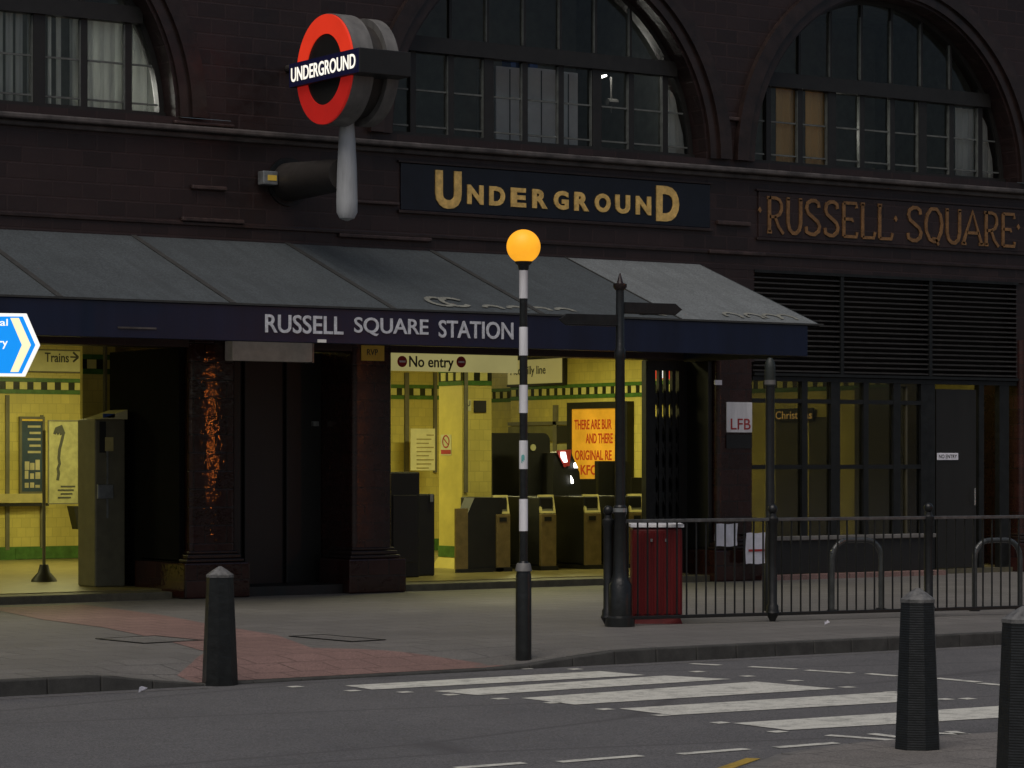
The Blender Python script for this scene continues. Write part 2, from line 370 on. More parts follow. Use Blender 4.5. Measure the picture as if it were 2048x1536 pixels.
# ================================================================== SETTING
def road():
    B().add([(-120, -9.95, -0.12), (90, -9.95, -0.12), (90, -150, -0.12), (-120, -150, -0.12)], [(0, 3, 2, 1)]).build('road', M['asphalt'], kind='structure')
    B().add([(-160, -160, -0.5), (160, -160, -0.5), (160, 160, -0.5), (-160, 160, -0.5)], [(0, 1, 2, 3)]).build('ground', M['paving'], kind='structure')
road()
def sstep(a, b, x):
    t = max(0, min(1, (x-a)/(b-a))); return t*t*(3-2*t)
def kdrop(x):                                                 # how far the kerb is lowered at the crossing
    return 0.105*sstep(-10.7, -9.75, x)*(1-sstep(-7.0, -5.5, x))
def kline(x): return -10.08-0.10*sstep(-7, 0, x)
def pavement():
    xs = [-60, -30, -16]+[-12+0.25*i for i in range(49)]+[4, 12, 40]; ys = [0, 0.35, 0.7, 1.0, 1.3, 2, 3, 5, 8, 10.6]
    vs = []; n = len(ys)
    for x in xs:
        for d in ys:
            y = kline(x)+0.14+d
            vs.append((x, y, -kdrop(x)*(1-sstep(0, 1.3, d))))
    fs = [(i*n+j, (i+1)*n+j, (i+1)*n+j+1, i*n+j+1) for i in range(len(xs)-1) for j in range(n-1)]
    B().add(vs, fs).build('pavement', M['paving'], kind='structure')
    b = B(); x = -30.0
    while x < 20:                                            # kerb stones
        L = 0.45; g = 0.004; x1 = x+L-g
        za, zb = -kdrop(x)+0.004, -kdrop(x1)+0.004; ya, yb = kline(x), kline(x1)
        b.hexa([(x, ya-0.0, -0.3), (x1, yb, -0.3), (x1, yb+0.14, -0.3), (x, ya+0.14, -0.3), (x, ya+0.012, za), (x1, yb+0.012, zb), (x1, yb+0.14, zb), (x, ya+0.14, za)])
        x += L
    b.build('kerb', M['kerb_dark'], kind='structure', bev=0.012)
    # worn paler line where the road meets the kerb channel
    q = B()
    for i in range(60):
        x = -13+i*0.4
        if -9.9 < x < -6.2: continue
        q.add([(x, kline(x)-0.16, -0.117), (x+0.4, kline(x+.4)-0.16, -0.117), (x+0.4, kline(x+.4)-0.20, -0.117), (x, kline(x)-0.20, -0.117)], [(0, 3, 2, 1)])
    q.build('channel_line', M['kerb'], kind='structure')
pavement()
def tactile():
    # red blister paving: a stem from the station door to the crossing, and an apron along the kerb
    pts_l = [(-8.3, -1.2), (-7.9, -4.4), (-8.3, -6.6), (-8.75, -8.2), (-9.6, -9.3)]
    pts_r = [(-6.6, -1.2), (-6.9, -4.4), (-7.2, -6.6), (-7.55, -8.3), (-7.3, -9.15)]
    def h(x, y): return 0.004-kdrop(x)*(1-sstep(0, 1.3, y-kline(x)-0.14))
    vs = []; fs = []; rows = []
    def row(a, b, k=16): rows.append([(a[0]+(b[0]-a[0])*i/k, a[1]+(b[1]-a[1])*i/k) for i in range(k+1)])
    L = [(-7.55, -0.6), (-7.95, -3.0), (-8.0, -4.6), (-8.35, -6.6), (-8.75, -8.2), (-9.3, -9.0), (-9.7, -9.5), (-9.75, -9.93)]
    Q = [(-6.35, -0.6), (-6.55, -3.0), (-6.85, -4.6), (-7.15, -6.6), (-7.75, -8.3), (-7.2, -9.0), (-6.9, -9.5), (-6.75, -9.93)]
    for a, b in zip(L, Q): row(a, b)
    rr = []
    for a, b in zip(rows, rows[1:]):
        for s in range(4): rr.append([(p[0]+(q[0]-p[0])*s/4, p[1]+(q[1]-p[1])*s/4) for p, q in zip(a, b)])
    rr.append(rows[-1])
    n = 17
    for r_ in rr: vs += [(x, y, h(x, y)) for x, y in r_]
    fs = [(i*n+j, i*n+j+1, (i+1)*n+j+1, (i+1)*n+j) for i in range(len(rr)-1) for j in range(n-1)]
    B().add(vs, fs).build('tactile_paving', M['tactile'], kind='structure')
tactile()
def near_side():
    ed = [(-13.2, -24.0), (-12.1, -20.6), (-11.0, -18.6), (-10.35, -17.75), (-9.75, -17.1), (-9.2, -16.72), (-8.5, -16.5), (-7.6, -16.5), (-5, -16.6), (2, -16.7), (40, -16.9)]
    poly = [(x, y, -0.3) for x, y in ed]+[(40, -60, -0.3), (-14, -60, -0.3)]
    B().prism(poly, (0, 0, 0.215)).build('pavement_near', M['paving_far'], kind='structure')
    k = B(); ln = B()
    for (a, b_) in zip(ed, ed[1:]):
        a, b_ = Vector((*a, 0)), Vector((*b_, 0)); d = (b_-a).normalized(); q = Vector((-d.y, d.x, 0))
        n = max(1, int((b_-a).length/0.9))
        for i in range(n):
            p0 = a+(b_-a)*(i/n); p1 = a+(b_-a)*((i+1)/n)-d*0.006
            k.prism([p0+Vector((0, 0, -0.3)), p1+Vector((0, 0, -0.3)), p1+q*0.13+Vector((0, 0, -0.3)), p0+q*0.13+Vector((0, 0, -0.3))], (0, 0, 0.218-0.018))
    k.build('kerb_near', M['kerb'], kind='structure')
    y = B(); P = [(-12.2, -20.2), (-11.2, -18.55), (-10.55, -17.75), (-9.95, -17.15), (-9.35, -16.75)]
    for off, w_ in ((0.14, 0.09),):
        for a, b_ in zip(P, P[1:]):
            a, b_ = Vector((*a, -0.116)), Vector((*b_, -0.116)); d = (b_-a).normalized(); q = Vector((-d.y, d.x, 0))
            y.add([a+q*off, b_+q*off, b_+q*(off+w_), a+q*(off+w_)], [(0, 1, 2, 3)])
    y.build('yellow_line', M['yellow_line'], kind='structure')
near_side()
def markings():
    Z = -0.1155
    def quad(b, pts, z=Z): b.add([(x, y, z) for x, y in pts], [(0, 1, 2, 3)])
    st = [((690,1371),(745,1379),(1290,1350),(1200,1342)), ((868,1382),(955,1390),(1462,1358),(1330,1351)), ((1042,1396),(1150,1409),(1672,1377),(1510,1363)),
          ((1238,1417),(1345,1430),(1882,1399),(1775,1384)), ((1466,1446),(1575,1460),(2120,1428),(2010,1411))]
    b = B()
    for s in st: quad(b, [gp(*p, Z) for p in s])
    b.build('zebra_stripes', M['white_line'], kind='structure')
    b = B()
    for px, py in [(590,1373),(705,1381),(810,1384),(902,1389),(1000,1397),(1105,1405),(1210,1418),(1322,1430),(1440,1445),(1555,1463),(1395,1343),(1495,1352),(1590,1361),(1695,1374),(1785,1384),(1890,1398),(1935,1397),(1050,1337),(1150,1338)]:
        x, y = gp(px, py, Z); w_ = 0.11
        quad(b, [(x-w_/2, y-w_/2), (x+w_/2, y-w_/2), (x+w_/2, y+w_/2), (x-w_/2, y+w_/2)])
    b.build('crossing_studs', M['white_line'], kind='structure')
    b = B()
    for x0, x1, y_ in [(-11.9,-11.45,-15.95), (-11.22,-10.74,-16.02), (-10.54,-9.93,-16.1), (-9.68,-9.15,-16.16), (-8.95,-8.45,-16.2)]:
        quad(b, [(x0, y_-0.045), (x1, y_-0.045), (x1, y_+0.045), (x0, y_+0.045)])
    for a, c in [((1382,1327),(1440,1330)),((1500,1333),(1592,1338)),((1613,1340),(1705,1346)),((1735,1347),(1795,1352)),((1872,1356),(1958,1364)),((1958,1366),(2030,1372))]:
        p, q = Vector(gp(*a, Z)), Vector(gp(*c, Z)); d = (q-p).normalized(); n = Vector((-d.y, d.x))*0.05
        quad(b, [p+n, q+n, q-n, p-n])
    for a, c in [((1655,1470),(1790,1480)),((1742,1467),(1800,1474)),((1880,1487),(1985,1479)),((1900,1462),(1935,1470)),((1868,1466),(1960,1469))]:
        p, q = Vector(gp(*a, Z)), Vector(gp(*c, Z)); d = (q-p).normalized(); n = Vector((-d.y, d.x))*0.045
        quad(b, [p+n, q+n, q-n, p-n], Z if a[1] > 1465 else Z+0.0)
    b.build('road_dashes', M['white_line'], kind='structure')
markings()

def cover(px, loc, L, W_, ang, label):
    t = thing('manhole_cover', loc, label, 'manhole cover')
    c, s = math.cos(ang), math.sin(ang)
    def p(a, b_, z): return (loc[0]+a*c-b_*s, loc[1]+a*s+b_*c, loc[2]+z)
    fr = B()
    for (a0, a1, b0, b1) in ((-L, L, -W_, -W_+0.03), (-L, L, W_-0.03, W_), (-L, -L+0.03, -W_+.03, W_-.03), (L-0.03, L, -W_+.03, W_-.03)):
        fr.prism([p(a0, b0, 0.001), p(a1, b0, 0.001), p(a1, b1, 0.001), p(a0, b1, 0.001)], (0, 0, 0.006))
    fr.build('frame', M['dark'], t)
    B().prism([p(-L+.03, -W_+.03, 0.0), p(L-.03, -W_+.03, 0.0), p(L-.03, W_-.03, 0.0), p(-L+.03, W_-.03, 0.0)], (0, 0, 0.004)).build('lid', M['paving'], t)
cover(0, (-8.45, -6.5, 0.002), 0.33, 0.42, 0.1, 'flat rectangular cover in the grey pavement left of the red paving')
cover(0, (-6.9, -7.3, 0.002), 0.20, 0.5, 0.1, 'narrow cover in the grey pavement between left bollard and beacon')

# ================================================================== STATION BUILDING
ARC = [(-7.37, 2.52), (0.735, 2.52), (6.63, 2.52)]; Z0 = 5.80; ZT = 11.5
sb = thing('station_building', (0, 0, 0), 'dark red tiled station building with three big arched windows over a ground floor of openings', 'building')
def upper_wall():
    xs = [-20.0]
    for c, r in ARC: xs += [c+r*math.sin(math.pi/2*k/28)*1.0 for k in range(-28, 29)]
    xs += [14.0]
    def zb(x):
        for c, r in ARC:
            if abs(x-c) <= r+1e-6: return Z0+math.sqrt(max(0, r*r-(x-c)**2))
        return Z0
    b = B()
    for a, c in zip(xs, xs[1:]):
        gap = not any(cc-r-1e-6 <= a and c <= cc+r+1e-6 for cc, r in ARC)
        z0, z1 = (Z0, Z0) if gap else (zb(a), zb(c))
        b.add([(a, 0, z0), (c, 0, z1), (c, 0, ZT), (a, 0, ZT)], [(0, 1, 2, 3)])
        if not gap: b.add([(a, 0, z0), (c, 0, z1), (c, .55, z1), (a, .55, z0)], [(0, 1, 2, 3)])
    b.add([(-20, 0, ZT), (14, 0, ZT), (14, 12, ZT), (-20, 12, ZT)], [(0, 1, 2, 3)])
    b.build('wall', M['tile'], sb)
    B().box(-20, 14, 0, 0.55, 4.30, Z0-0.002).build('frieze', M['tile'], sb)
    B().box(-20, 4.10, 0.003, 0.40, 3.03, 4.297).build('lintel', M['tile'], sb)
    B().box(-20, 14, -0.16, 0.0, 5.62, 5.69).box(-20, 14, -0.06, 0.0, 5.55, 5.62).build('string_course', M['trim_light'], sb, bev=0.02)  # paler colour stands in for light caught on the ledge nose
    B().box(-20, 14, -0.03, -0.0, 4.50, 4.545).build('lower_moulding', M['trim'], sb, bev=0.008)
    for c, r in ARC:
        o = B(); N = 48
        for (ra, rb, yy) in ((2.56, 2.70, -0.05), (2.70, 2.90, -0.10)):
            for k in range(N):
                t0, t1 = math.pi*k/N, math.pi*(k+1)/N
                q = [(c+ra*math.cos(t0), yy, Z0+ra*math.sin(t0)), (c+rb*math.cos(t0), yy, Z0+rb*math.sin(t0)), (c+rb*math.cos(t1), yy, Z0+rb*math.sin(t1)), (c+ra*math.cos(t1), yy, Z0+ra*math.sin(t1))]
                o.prism(q, (0, -yy-0.002, 0))
        o.build('arch_moulding', M['trim'], sb, bev=0.0)
upper_wall()
def arch_window(c, r):
    y = 0.32
    ms = [c+0.582*(k-3.5) for k in range(8)]
    wf = B()
    N = 40
    for k in range(N):
        t0, t1 = math.pi*k/N, math.pi*(k+1)/N; ra, rb = r-0.07, r-0.002
        wf.prism([(c+ra*math.cos(t0), y-0.03, Z0+ra*math.sin(t0)), (c+rb*math.cos(t0), y-0.03, Z0+rb*math.sin(t0)), (c+rb*math.cos(t1), y-0.03, Z0+rb*math.sin(t1)), (c+ra*math.cos(t1), y-0.03, Z0+ra*math.sin(t1))], (0, 0.1, 0))
    wf.box(c-r+.01, c+r-.01, y-0.08, y+0.06, Z0-0.02, Z0+0.07)
    wf.box(c-2.2, c+2.2, y-0.09, y+0.05, 6.92, 7.12)
    for i, x in enumerate(ms):
        hw = 0.075 if i in (2, 5) else 0.042
        top = Z0+math.sqrt(r*r-(x-c)**2)-0.03
        wf.box(x-hw, x+hw, y-0.045 if hw > .05 else y-0.035, y+0.04, Z0+0.05, 6.93)
        wf.box(x-0.02, x+0.02, y-0.02, y+0.03, 7.1, top)
    o = wf.build('window', M['frame'], sb)
    sa = B()
    for i in range(9):
        xa = ms[i-1]+0.06 if i else c-r+0.08; xb = ms[i]-0.06 if i < 8 else c+r-0.08
        for z in (5.965, 6.43):
            if i in (0, 8):
                hw = math.sqrt((r-.08)**2-(z-Z0)**2)
                if i == 0: xa = c-hw
                else: xb = c+hw
            sa.box(xa, xb, y-0.012, y+0.012, z-0.011, z+0.011)
    for i in range(1, 8):
        sa.box(ms[i]-0.056-(0.033 if i in (2, 5) else 0), ms[i]-0.043-(0.033 if i in (2, 5) else 0), y-0.03, y+0.02, Z0+0.08, 6.9)
    for i in (2, 3, 4, 5, 6): sa.box(ms[i]-0.030, ms[i]-0.021, y-0.022, y+0.02, 7.14, 8.05)
    sa.build('glazing_bar', M['sash'], o)
    g = B(); n = 40
    pts = [(c+(r-.03)*math.cos(math.pi*k/n), y+0.015, Z0+(r-.03)*math.sin(math.pi*k/n)) for k in range(n+1)]
    g.add(pts, [tuple(range(n+1))]); g.build('pane', M['glass'], o)
    return ms
MS = [arch_window(*a) for a in ARC]
def rooms():
    for c, r in ARC:
        b = B(); x0, x1, y0, y1, z0, z1 = c-2.9, c+2.9, 0.56, 3.6, 5.5, 8.6
        b.add([(x0,y0,z0),(x1,y0,z0),(x1,y1,z0),(x0,y1,z0),(x0,y0,z1),(x1,y0,z1),(x1,y1,z1),(x0,y1,z1)], [(0,3,2,1),(4,5,6,7),(1,2,6,5),(2,3,7,6),(3,0,4,7)])
        b.build('upstairs_room', M['room'], sb)
rooms()
def drape(x0, x1, z0, z1, m, name, label, cat, y=0.42, right_arc=None, group=None):
    n = max(6, int((x1-x0)/0.03)); vs = []; 
    for i in range(n+1):
        x = x0+(x1-x0)*i/n; zt = z1
        if right_arc: zt = min(z1, Z0+math.sqrt(max(0.0, 2.45**2-(x-right_arc)**2)))
        yy = y+0.018*math.sin(x*47)+0.01*math.sin(x*23+1)
        vs += [(x, yy, z0), (x, yy, max(z0+.02, zt)), (x, yy+.012, max(z0+.02, zt)), (x, yy+.012, z0)]
    fs = []
    for i in range(n):
        for k in range(4): fs.append((i*4+k, i*4+(k+1) % 4, i*4+4+(k+1) % 4, i*4+4+k))
    fs += [(0, 1, 2, 3), (n*4+3, n*4+2, n*4+1, n*4)]
    return tag(B().add(vs, fs).build(name, m, smooth=True), label, cat, group)
def wx(px, y=0.46): return fx(px, y)
drape(wx(172), wx(262), 5.83, 7.0, M['curtain'], 'curtain', 'wide pale curtain filling the lit panes near the right end of the leftmost arched window', 'curtain')
drape(wx(252), wx(292), 5.83, 6.9, M['curtain'], 'curtain', 'narrow pale curtain strip in the last curved pane of the leftmost arched window', 'curtain', y=0.44, right_arc=-7.37)
drape(wx(136), wx(160), 5.83, 7.0, M['curtain'], 'curtain', 'slim grey curtain strip between two wide bars of the leftmost arched window', 'curtain')
for i, (a, b_, l) in enumerate([(-14, 3, 'at the photo edge'), (8, 24, 'second from the photo edge'), (28, 43, 'third from the photo edge'), (51, 63, 'fourth, against the thick bar'), (92, 101, 'first right of the thick bar'), (110, 118, 'second right of the thick bar')]):
    drape(wx(a), wx(b_), 5.83, 7.0, M['curtain'], 'blind_slat', 'pale blind slat in leftmost arched window, '+l, 'blind', group='vertical blind slats upstairs')
drape(wx(1328), wx(1400), 5.83, 6.75, M['curtain'], 'curtain', 'pale curtain in the curved end pane of the middle arched window', 'curtain', right_arc=0.735)
drape(wx(1547), wx(1597), 5.88, 6.95, M['blind'], 'window_blind', 'ochre blind at the left end of the right arched window, farther left of two', 'blind', y=0.40)
drape(wx(1608), wx(1646), 5.88, 6.93, M['blind'], 'window_blind', 'ochre blind right beside the thick bar of the right arched window', 'blind', y=0.41)
drape(wx(1908), wx(1957), 5.83, 6.9, M['curtain'], 'curtain', 'pale hanging curtain left of the last bar of the right arched window', 'curtain')
drape(wx(1961), wx(2026), 5.83, 6.85, M['curtain'], 'curtain', 'pale curtain in the curved end pane of the right arched window', 'curtain', y=0.44, right_arc=6.63)
def curtain_fill_lamp(x, y, z, e, label):  # unseen lamp added to brighten the curtains and blinds from behind
    t = thing('added_lamp', (x, y, z-.3), label, 'lamp')
    B().lathe(x, y, [(.07, z-.3), (.07, z-.28), (.012, z-.26), (.012, z-.08)], 14).build('base', M['dark'], t)
    B().lathe(x, y, [(.06, z-.10), (.04, z+.08)], 18).build('lamp_shade', M['sign_white'], t)
    ld = bpy.data.lights.new('lamp', 'POINT'); ld.energy = e; ld.shadow_soft_size = .15; ld.color = (1, .97, .88)
    lo = bpy.data.objects.new('lamp', ld); col.objects.link(lo); lo.parent = t; lo.location = (0, -.12, .3)
curtain_fill_lamp(fx(212, 1.3), 1.3, 6.15, 20, 'unseen fill lamp added behind the wide pale curtain of the leftmost arched window')
curtain_fill_lamp(fx(1982, 1.0), 1.0, 6.1, 12, 'unseen fill lamp added behind the pale curtains at the end of the right arched window')
curtain_fill_lamp(fx(1628, .9), .9, 6.4, 9, 'unseen fill lamp added behind the two ochre blinds')
def cabinet(pa, pb, pt, y, label):
    x0, x1 = fx(pa, y), fx(pb, y); z1 = fp((pa+pb)/2, pt, y)[1]
    t = thing('filing_cabinet', (x0, y, 5.52), label, 'cabinet', 'white cabinets upstairs')
    B().box(x0, x1, y, y+0.45, 5.52, z1).build('body', M['cabinet'], t, bev=0.01)
    mid = (x0+x1)/2
    B().box(mid-0.008, mid+0.008, y-0.006, y, 5.6, z1-0.03).build('door_gap', M['dark'], t)
cabinet(992, 1047, 134, 0.9, 'white cabinet behind the middle arched window, left one of three')
cabinet(1052, 1113, 137, 0.9, 'white cabinet behind the middle arched window, tallest wide one in the centre')
cabinet(1117, 1156, 144, 0.9, 'white cabinet behind the middle arched window, narrow right one of three')
for i, (a, b_, c_, d_, l) in enumerate([(1020, 1030, 118, 133, 'thin blue folder standing on the left white cabinet upstairs'), (1038, 1044, 118, 133, 'slim blue folder near the bar on the left white cabinet upstairs'), (1058, 1074, 119, 136, 'wide blue box on the centre white cabinet upstairs')]):
    x0, z1 = fp(a, c_, 1.0); x1, z0 = fp(b_, d_+3, 1.0)
    tag(B().box(x0, x1, 0.98, 1.2, z0, z1).build('blue_folder', M['blue'], bev=0.005), l, 'folder')
def desk_lamp():
    y = 1.2; x, z = fp(1222, 190, y)
    t = thing('ceiling_spotlight', (x, y, z-0.2), 'small spotlight cluster with three bright heads glowing inside the middle arched window', 'lamp')
    B().tube((x, y, z-0.25), (x, y, z+0.25), 0.015, n=8).tube((x-0.06, y, z-.1), (x+0.1, y, z-.1), 0.05, n=8).build('stem', M['roundel_side'], t)
    for px, py in ((1222, 131), (1241, 140), (1207, 152)):
        a, c_ = fp(px, py, y)
        pl_ = bpy.data.lights.new('lamp', 'POINT'); pl_.energy = 2.5; pl_.shadow_soft_size = .05; pl_.color = (1, .96, .88)
        po = bpy.data.objects.new('lamp', pl_); col.objects.link(po); po.parent = t; po.location = Vector((a, y-.12, c_+.02))-Vector(t.location)
        B().tube((a-0.035, y, c_-0.015), (a+0.05, y, c_+0.012), 0.022, 0.014, 10).build('lamp_head', M['spark'], t)
desk_lamp()

# ---- ground floor piers
def pier(x0, x1, depth, tm='tile_smooth'):
    n = 6; r = 0.07
    prof = [(x0+r-r*math.cos(math.pi/2*k/n), r-r*math.sin(math.pi/2*k/n)) for k in range(n+1)]
    prof += [(x1-r+r*math.sin(math.pi/2*k/n), r-r*math.cos(math.pi/2*k/n)) for k in range(n+1)]
    poly = [(a, b_-0.03, 0.55) for a, b_ in prof]+[(x1, depth, 0.55), (x0, depth, 0.55)]
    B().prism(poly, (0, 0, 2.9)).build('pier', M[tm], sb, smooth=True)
    B().box(x0+.002, x1-.002, 0.05, depth-.002, 0.0, 0.56).build('pier_core', M['tile_pier'], sb)
    B().box(x0-0.13, x1+0.12, -0.16, depth*0.6, 0.0, 0.43).build('plinth', M['tile_pier'], sb, bev=0.02)
    B().box(x0-0.08, x1+0.07, -0.11, depth*0.55, 0.43, 0.475).box(x0-0.05, x1+0.04, -0.08, depth*0.5, 0.475, 0.53).box(x0-0.02, x1+0.02, -0.05, depth*0.5, 0.53, 0.57).build('base_moulding', M['trim'], sb, bev=0.014)
pier(-4.68, -4.04, 2.0, 'tile_pier'); pier(-2.39, -1.80, 1.0); pier(3.43, 4.07, 0.95); pier(9.18, 9.9, 0.9); pier(-10.9, -10.2, 1.0)
B().box(9.9, 14, 0.02, 0.4, 0, 4.3).box(9.15, 14, 0.03, 0.4, 2.85, 4.295).build('side_wall', M['tile'], sb)
# little ledges on the piers above the canopy
for (a, b_, y_, h_) in [(385, 455, 369, .05), (365, 490, 433, .05), (690, 800, 398, .04), (680, 865, 466, .05), (1437, 1503, 440, .06), (1420, 1532, 499, .05), (350, 470, 240, .04), (1450, 1500, 232, .05)]:
    x0, z1 = fp(a, y_, -.06); x1, _ = fp(b_, y_, -.06)
    B().box(x0, x1, -0.06, -0.001, z1-h_, z1).build('pier_ledge', M['trim_worn'], sb, bev=0.012)

B().box(-4.76, -4.685, .08, 2.0, .10, 3.03).build('reveal_dark_panel', M['matte_black'], sb, bev=.01)  # matte dark panel added so the pier reveal reads as shade
B().box(3.35, 3.425, .08, .93, .10, 3.03).build('reveal_dark_panel', M['dark'], sb, bev=.01)  # same added dark panel over the third pier's reveal
B().box(-4.04+.12, -2.39-.13, .0, .8, .0, .115).build('door_step', M['dark'], sb)
# ---- doorway between the two left piers
B().box(-4.04, -3.55, 0.75, 0.82, 0.0, 3.03).box(-3.5, -2.95, 0.75, 0.82, 0.0, 3.03).box(-2.9, -2.39, 0.75, 0.82, 0, 3.03).build('door_panel', M['dark_door'], sb, bev=0.01)
B().box(-4.04, -2.39, 0.83, 0.9, 0, 3.03).build('door_back', M['dark'], sb)
d0 = fp(655, 847, 0.4)
B().box(d0[0]-.03, d0[0]+.05, 0.70, 0.75, d0[1]-0.03, d0[1]+0.03).build('door_handle', M['chrome'], sb)

# ---- booking hall
HX = 7.0; HB = 10.3; FZ = 0.10
B().box(-16, HX, 0.45, HB+8, -0.05, FZ).build('hall_floor', M['hall_floor'], sb)
B().box(-16, -4.9, -0.02, 0.45, -0.05, 0.09).box(-1.8, 3.6, -0.02, 0.45, -0.05, 0.09).build('entrance_step', M['step'], sb, bev=0.015)
B().box(-16, 13, 0.41, HB+8, 3.72, 3.8).build('hall_ceiling', M['ceiling'], sb)
def wall_y(x0, x1, y, name='hall_wall', z0=FZ, z1=3.72, skirt=True, bz=2.70, m=None, t=0.15):
    o = B().box(x0, x1, y, y+t, z0, z1).build(name, m or M['cream'], sb)
    B().box(x0, x1, y-0.012, y, bz, bz+0.065).box(x0, x1, y-0.012, y, bz+0.19, bz+0.25).build('green_band', M['band_green'], o)
    B().box(x0, x1, y-0.008, y, bz+0.065, bz+0.19).build('dark_band', M['band_black'], o)
    q = B(); x = x0+0.06
    while x < x1-0.1: q.box(x, x+0.125, y-0.016, y-0.008, bz+0.07, bz+0.185); x += 0.235
    q.build('cream_squares', M['band_cream'], o)
    if skirt: B().box(x0, x1, y-0.02, y, FZ+.0, FZ+0.2).build('skirting', M['band_green'], o)
    return o
def wall_x(x, y0, y1, z0=FZ, z1=3.72, s=-1, bz=2.70, t=0.15, skirt=True):
    o = B().box(x, x-s*t, y0, y1, z0, z1).build('hall_wall', M['cream'], sb)
    B().box(x+s*0.012, x, y0, y1, bz, bz+0.065).box(x+s*.012, x, y0, y1, bz+0.19, bz+0.25).build('green_band', M['band_green'], o)
    B().box(x+s*0.008, x, y0, y1, bz+0.065, bz+0.19).build('dark_band', M['band_black'], o)
    q = B(); y = y0+0.05
    while y < y1-0.1: q.box(x+s*0.016, x+s*0.008, y, y+0.125, bz+0.07, bz+0.185); y += 0.235
    q.build('cream_squares', M['band_cream'], o)
    if skirt: B().box(x+s*.02, x, y0, y1, FZ, FZ+0.2).build('skirting', M['band_green'], o)
    return o
wall_y(-16, fx(985, HB)-0.3, HB)                              # back wall
wall_x(HX, 0.45, HB)                                          # right wall
wall_y(3, 10, HB+6.5)                                         # far end of the passage to the lifts
wall_x(HX+0.6, HB, HB+6.5)
B().box(-16.1, -16, 0.4, HB, FZ, 3.72).build('hall_wall', M['cream'], sb)
PX0, PX1, PY = fx(925, 3.4), fx(983, 3.4), 3.4
pl = wall_y(PX0, PX1, PY, 'hall_pillar', t=0.62, skirt=True, bz=2.74)
o = B().box(PX0-0.004, PX0-0.002, PY, PY+0.62, FZ, 3.72).build('hall_pillar', M['cream_wall'], sb)
B().box(PX0-0.02, PX0-0.004, PY, PY+.62, FZ+.16, FZ+0.32).box(PX0-0.016, PX0-0.004, PY, PY+.62, 2.74, 2.80).box(PX0-0.016, PX0-.004, PY, PY+.62, 2.93, 2.99).build('green_band', M['band_green'], o)
q = B(); B().box(PX0-0.010, PX0-.004, PY, PY+.62, 2.80, 2.93).build('dark_band', M['band_black'], o)
for k in range(3): q.box(PX0-0.018, PX0-.010, PY+.03+.2*k, PY+.15+.2*k, 2.81, 2.925)
q.build('cream_squares', M['band_cream'], o)
B().hexa([(PX0-.10, PY-.06, FZ), (PX0+.02, PY-.06, FZ), (PX0+.02, PY+.66, FZ), (PX0-.10, PY+.66, FZ), (PX0-.022, PY-.01, FZ+.15), (PX0+.02, PY-.01, FZ+.15), (PX0+.02, PY+.62, FZ+.15), (PX0-.022, PY+.62, FZ+.15)]).build('pillar_foot', M['cream_wall'], sb)
# small tiled screen right behind the left pier
SX0, SX1 = fx(165, 2.25), fx(262, 2.25)
s1 = wall_y(SX0, SX1, 2.25, 'hall_screen', t=0.07, bz=2.76)
B().box(fx(209, 2.2), fx(214, 2.2), 2.19, 2.25, FZ, 3.72).build('screen_post', M['machine'], s1)
# back-wall fittings seen through the left opening
yb = HB-0.03
def on_back(px0, px1, py0, py1, m, name, parent=None, t=0.03, y=None, **kw):
    y = HB if y is None else y
    x0, z1 = fp(px0, py0, y); x1, _ = fp(px1, py0, y); z0 = fp(px0, py1, y)[1]
    return B().box(x0, x1, y-t, y, z0, z1).build(name, m, parent, **kw)
for a, b_ in ((10, 18), (80, 86), (200, 206)):
    on_back(a, b_, 830 if a == 80 else 790, 1100, M['machine'], 'wall_strip', sb, 0.025)
on_back(-40, 82, 988, 1006, M['gate_trim'], 'counter_ledge', sb, 0.16)
on_back(-40, 90, 1007, 1013, M['dark'], 'counter_edge', sb, 0.15)
on_back(30, 170, 1097, 1118, M['band_green'], 'skirting', sb, 0.03)

def flat_sign(name, label, cat, x0, x1, y, z0, z1, plate, t=0.03, frame=None, fm=None, group=None):
    o = thing(name, ((x0+x1)/2, y, z0), label, cat, group)
    B().box(x0, x1, y-t, y, z0, z1).build('plate', plate, o, bev=0.004)
    if frame:
        f = B(); w_ = frame
        f.box(x0-w_, x1+w_, y-t-0.01, y, z1, z1+w_).box(x0-w_, x1+w_, y-t-0.01, y, z0-w_, z0).box(x0-w_, x0, y-t-0.01, y, z0, z1).box(x1, x1+w_, y-t-0.01, y, z0, z1)
        f.build('frame', fm or M['dark'], o)
    return o
# 'Trains' sign
x0, z1 = fp(-40, 698, HB); x1, z0 = fp(162, 744, HB)
o = flat_sign('direction_sign', 'framed Trains direction sign with arrow on the back wall of the left opening', 'sign', x0, x1, HB, z0, z1, M['sign_plate'], 0.04, 0.02, M['machine'])
a = fp(90, 724, HB-.05); c = fp(138, 706, HB-.05)
b = B(); put_text(b, 'Trains', (a[0], HB-.041, a[1]), (c[0]-a[0], 0, 0), (0, 0, c[1]-a[1]), FR, 0.012)
a = fp(141, 714, HB-.05); c = fp(157, 714, HB-.05); zc = a[1]; hh = 0.012
b.box(a[0], c[0]-.03, HB-.048, HB-.041, zc-hh, zc+hh)
for s in (-1, 1): b.ribbon([(c[0]-.09, zc+s*0.075), (c[0], zc)], 0.03, (0, HB-.041, 0), XX, UP, FR, 0.007)
b.build('lettering', M['ink'], o)
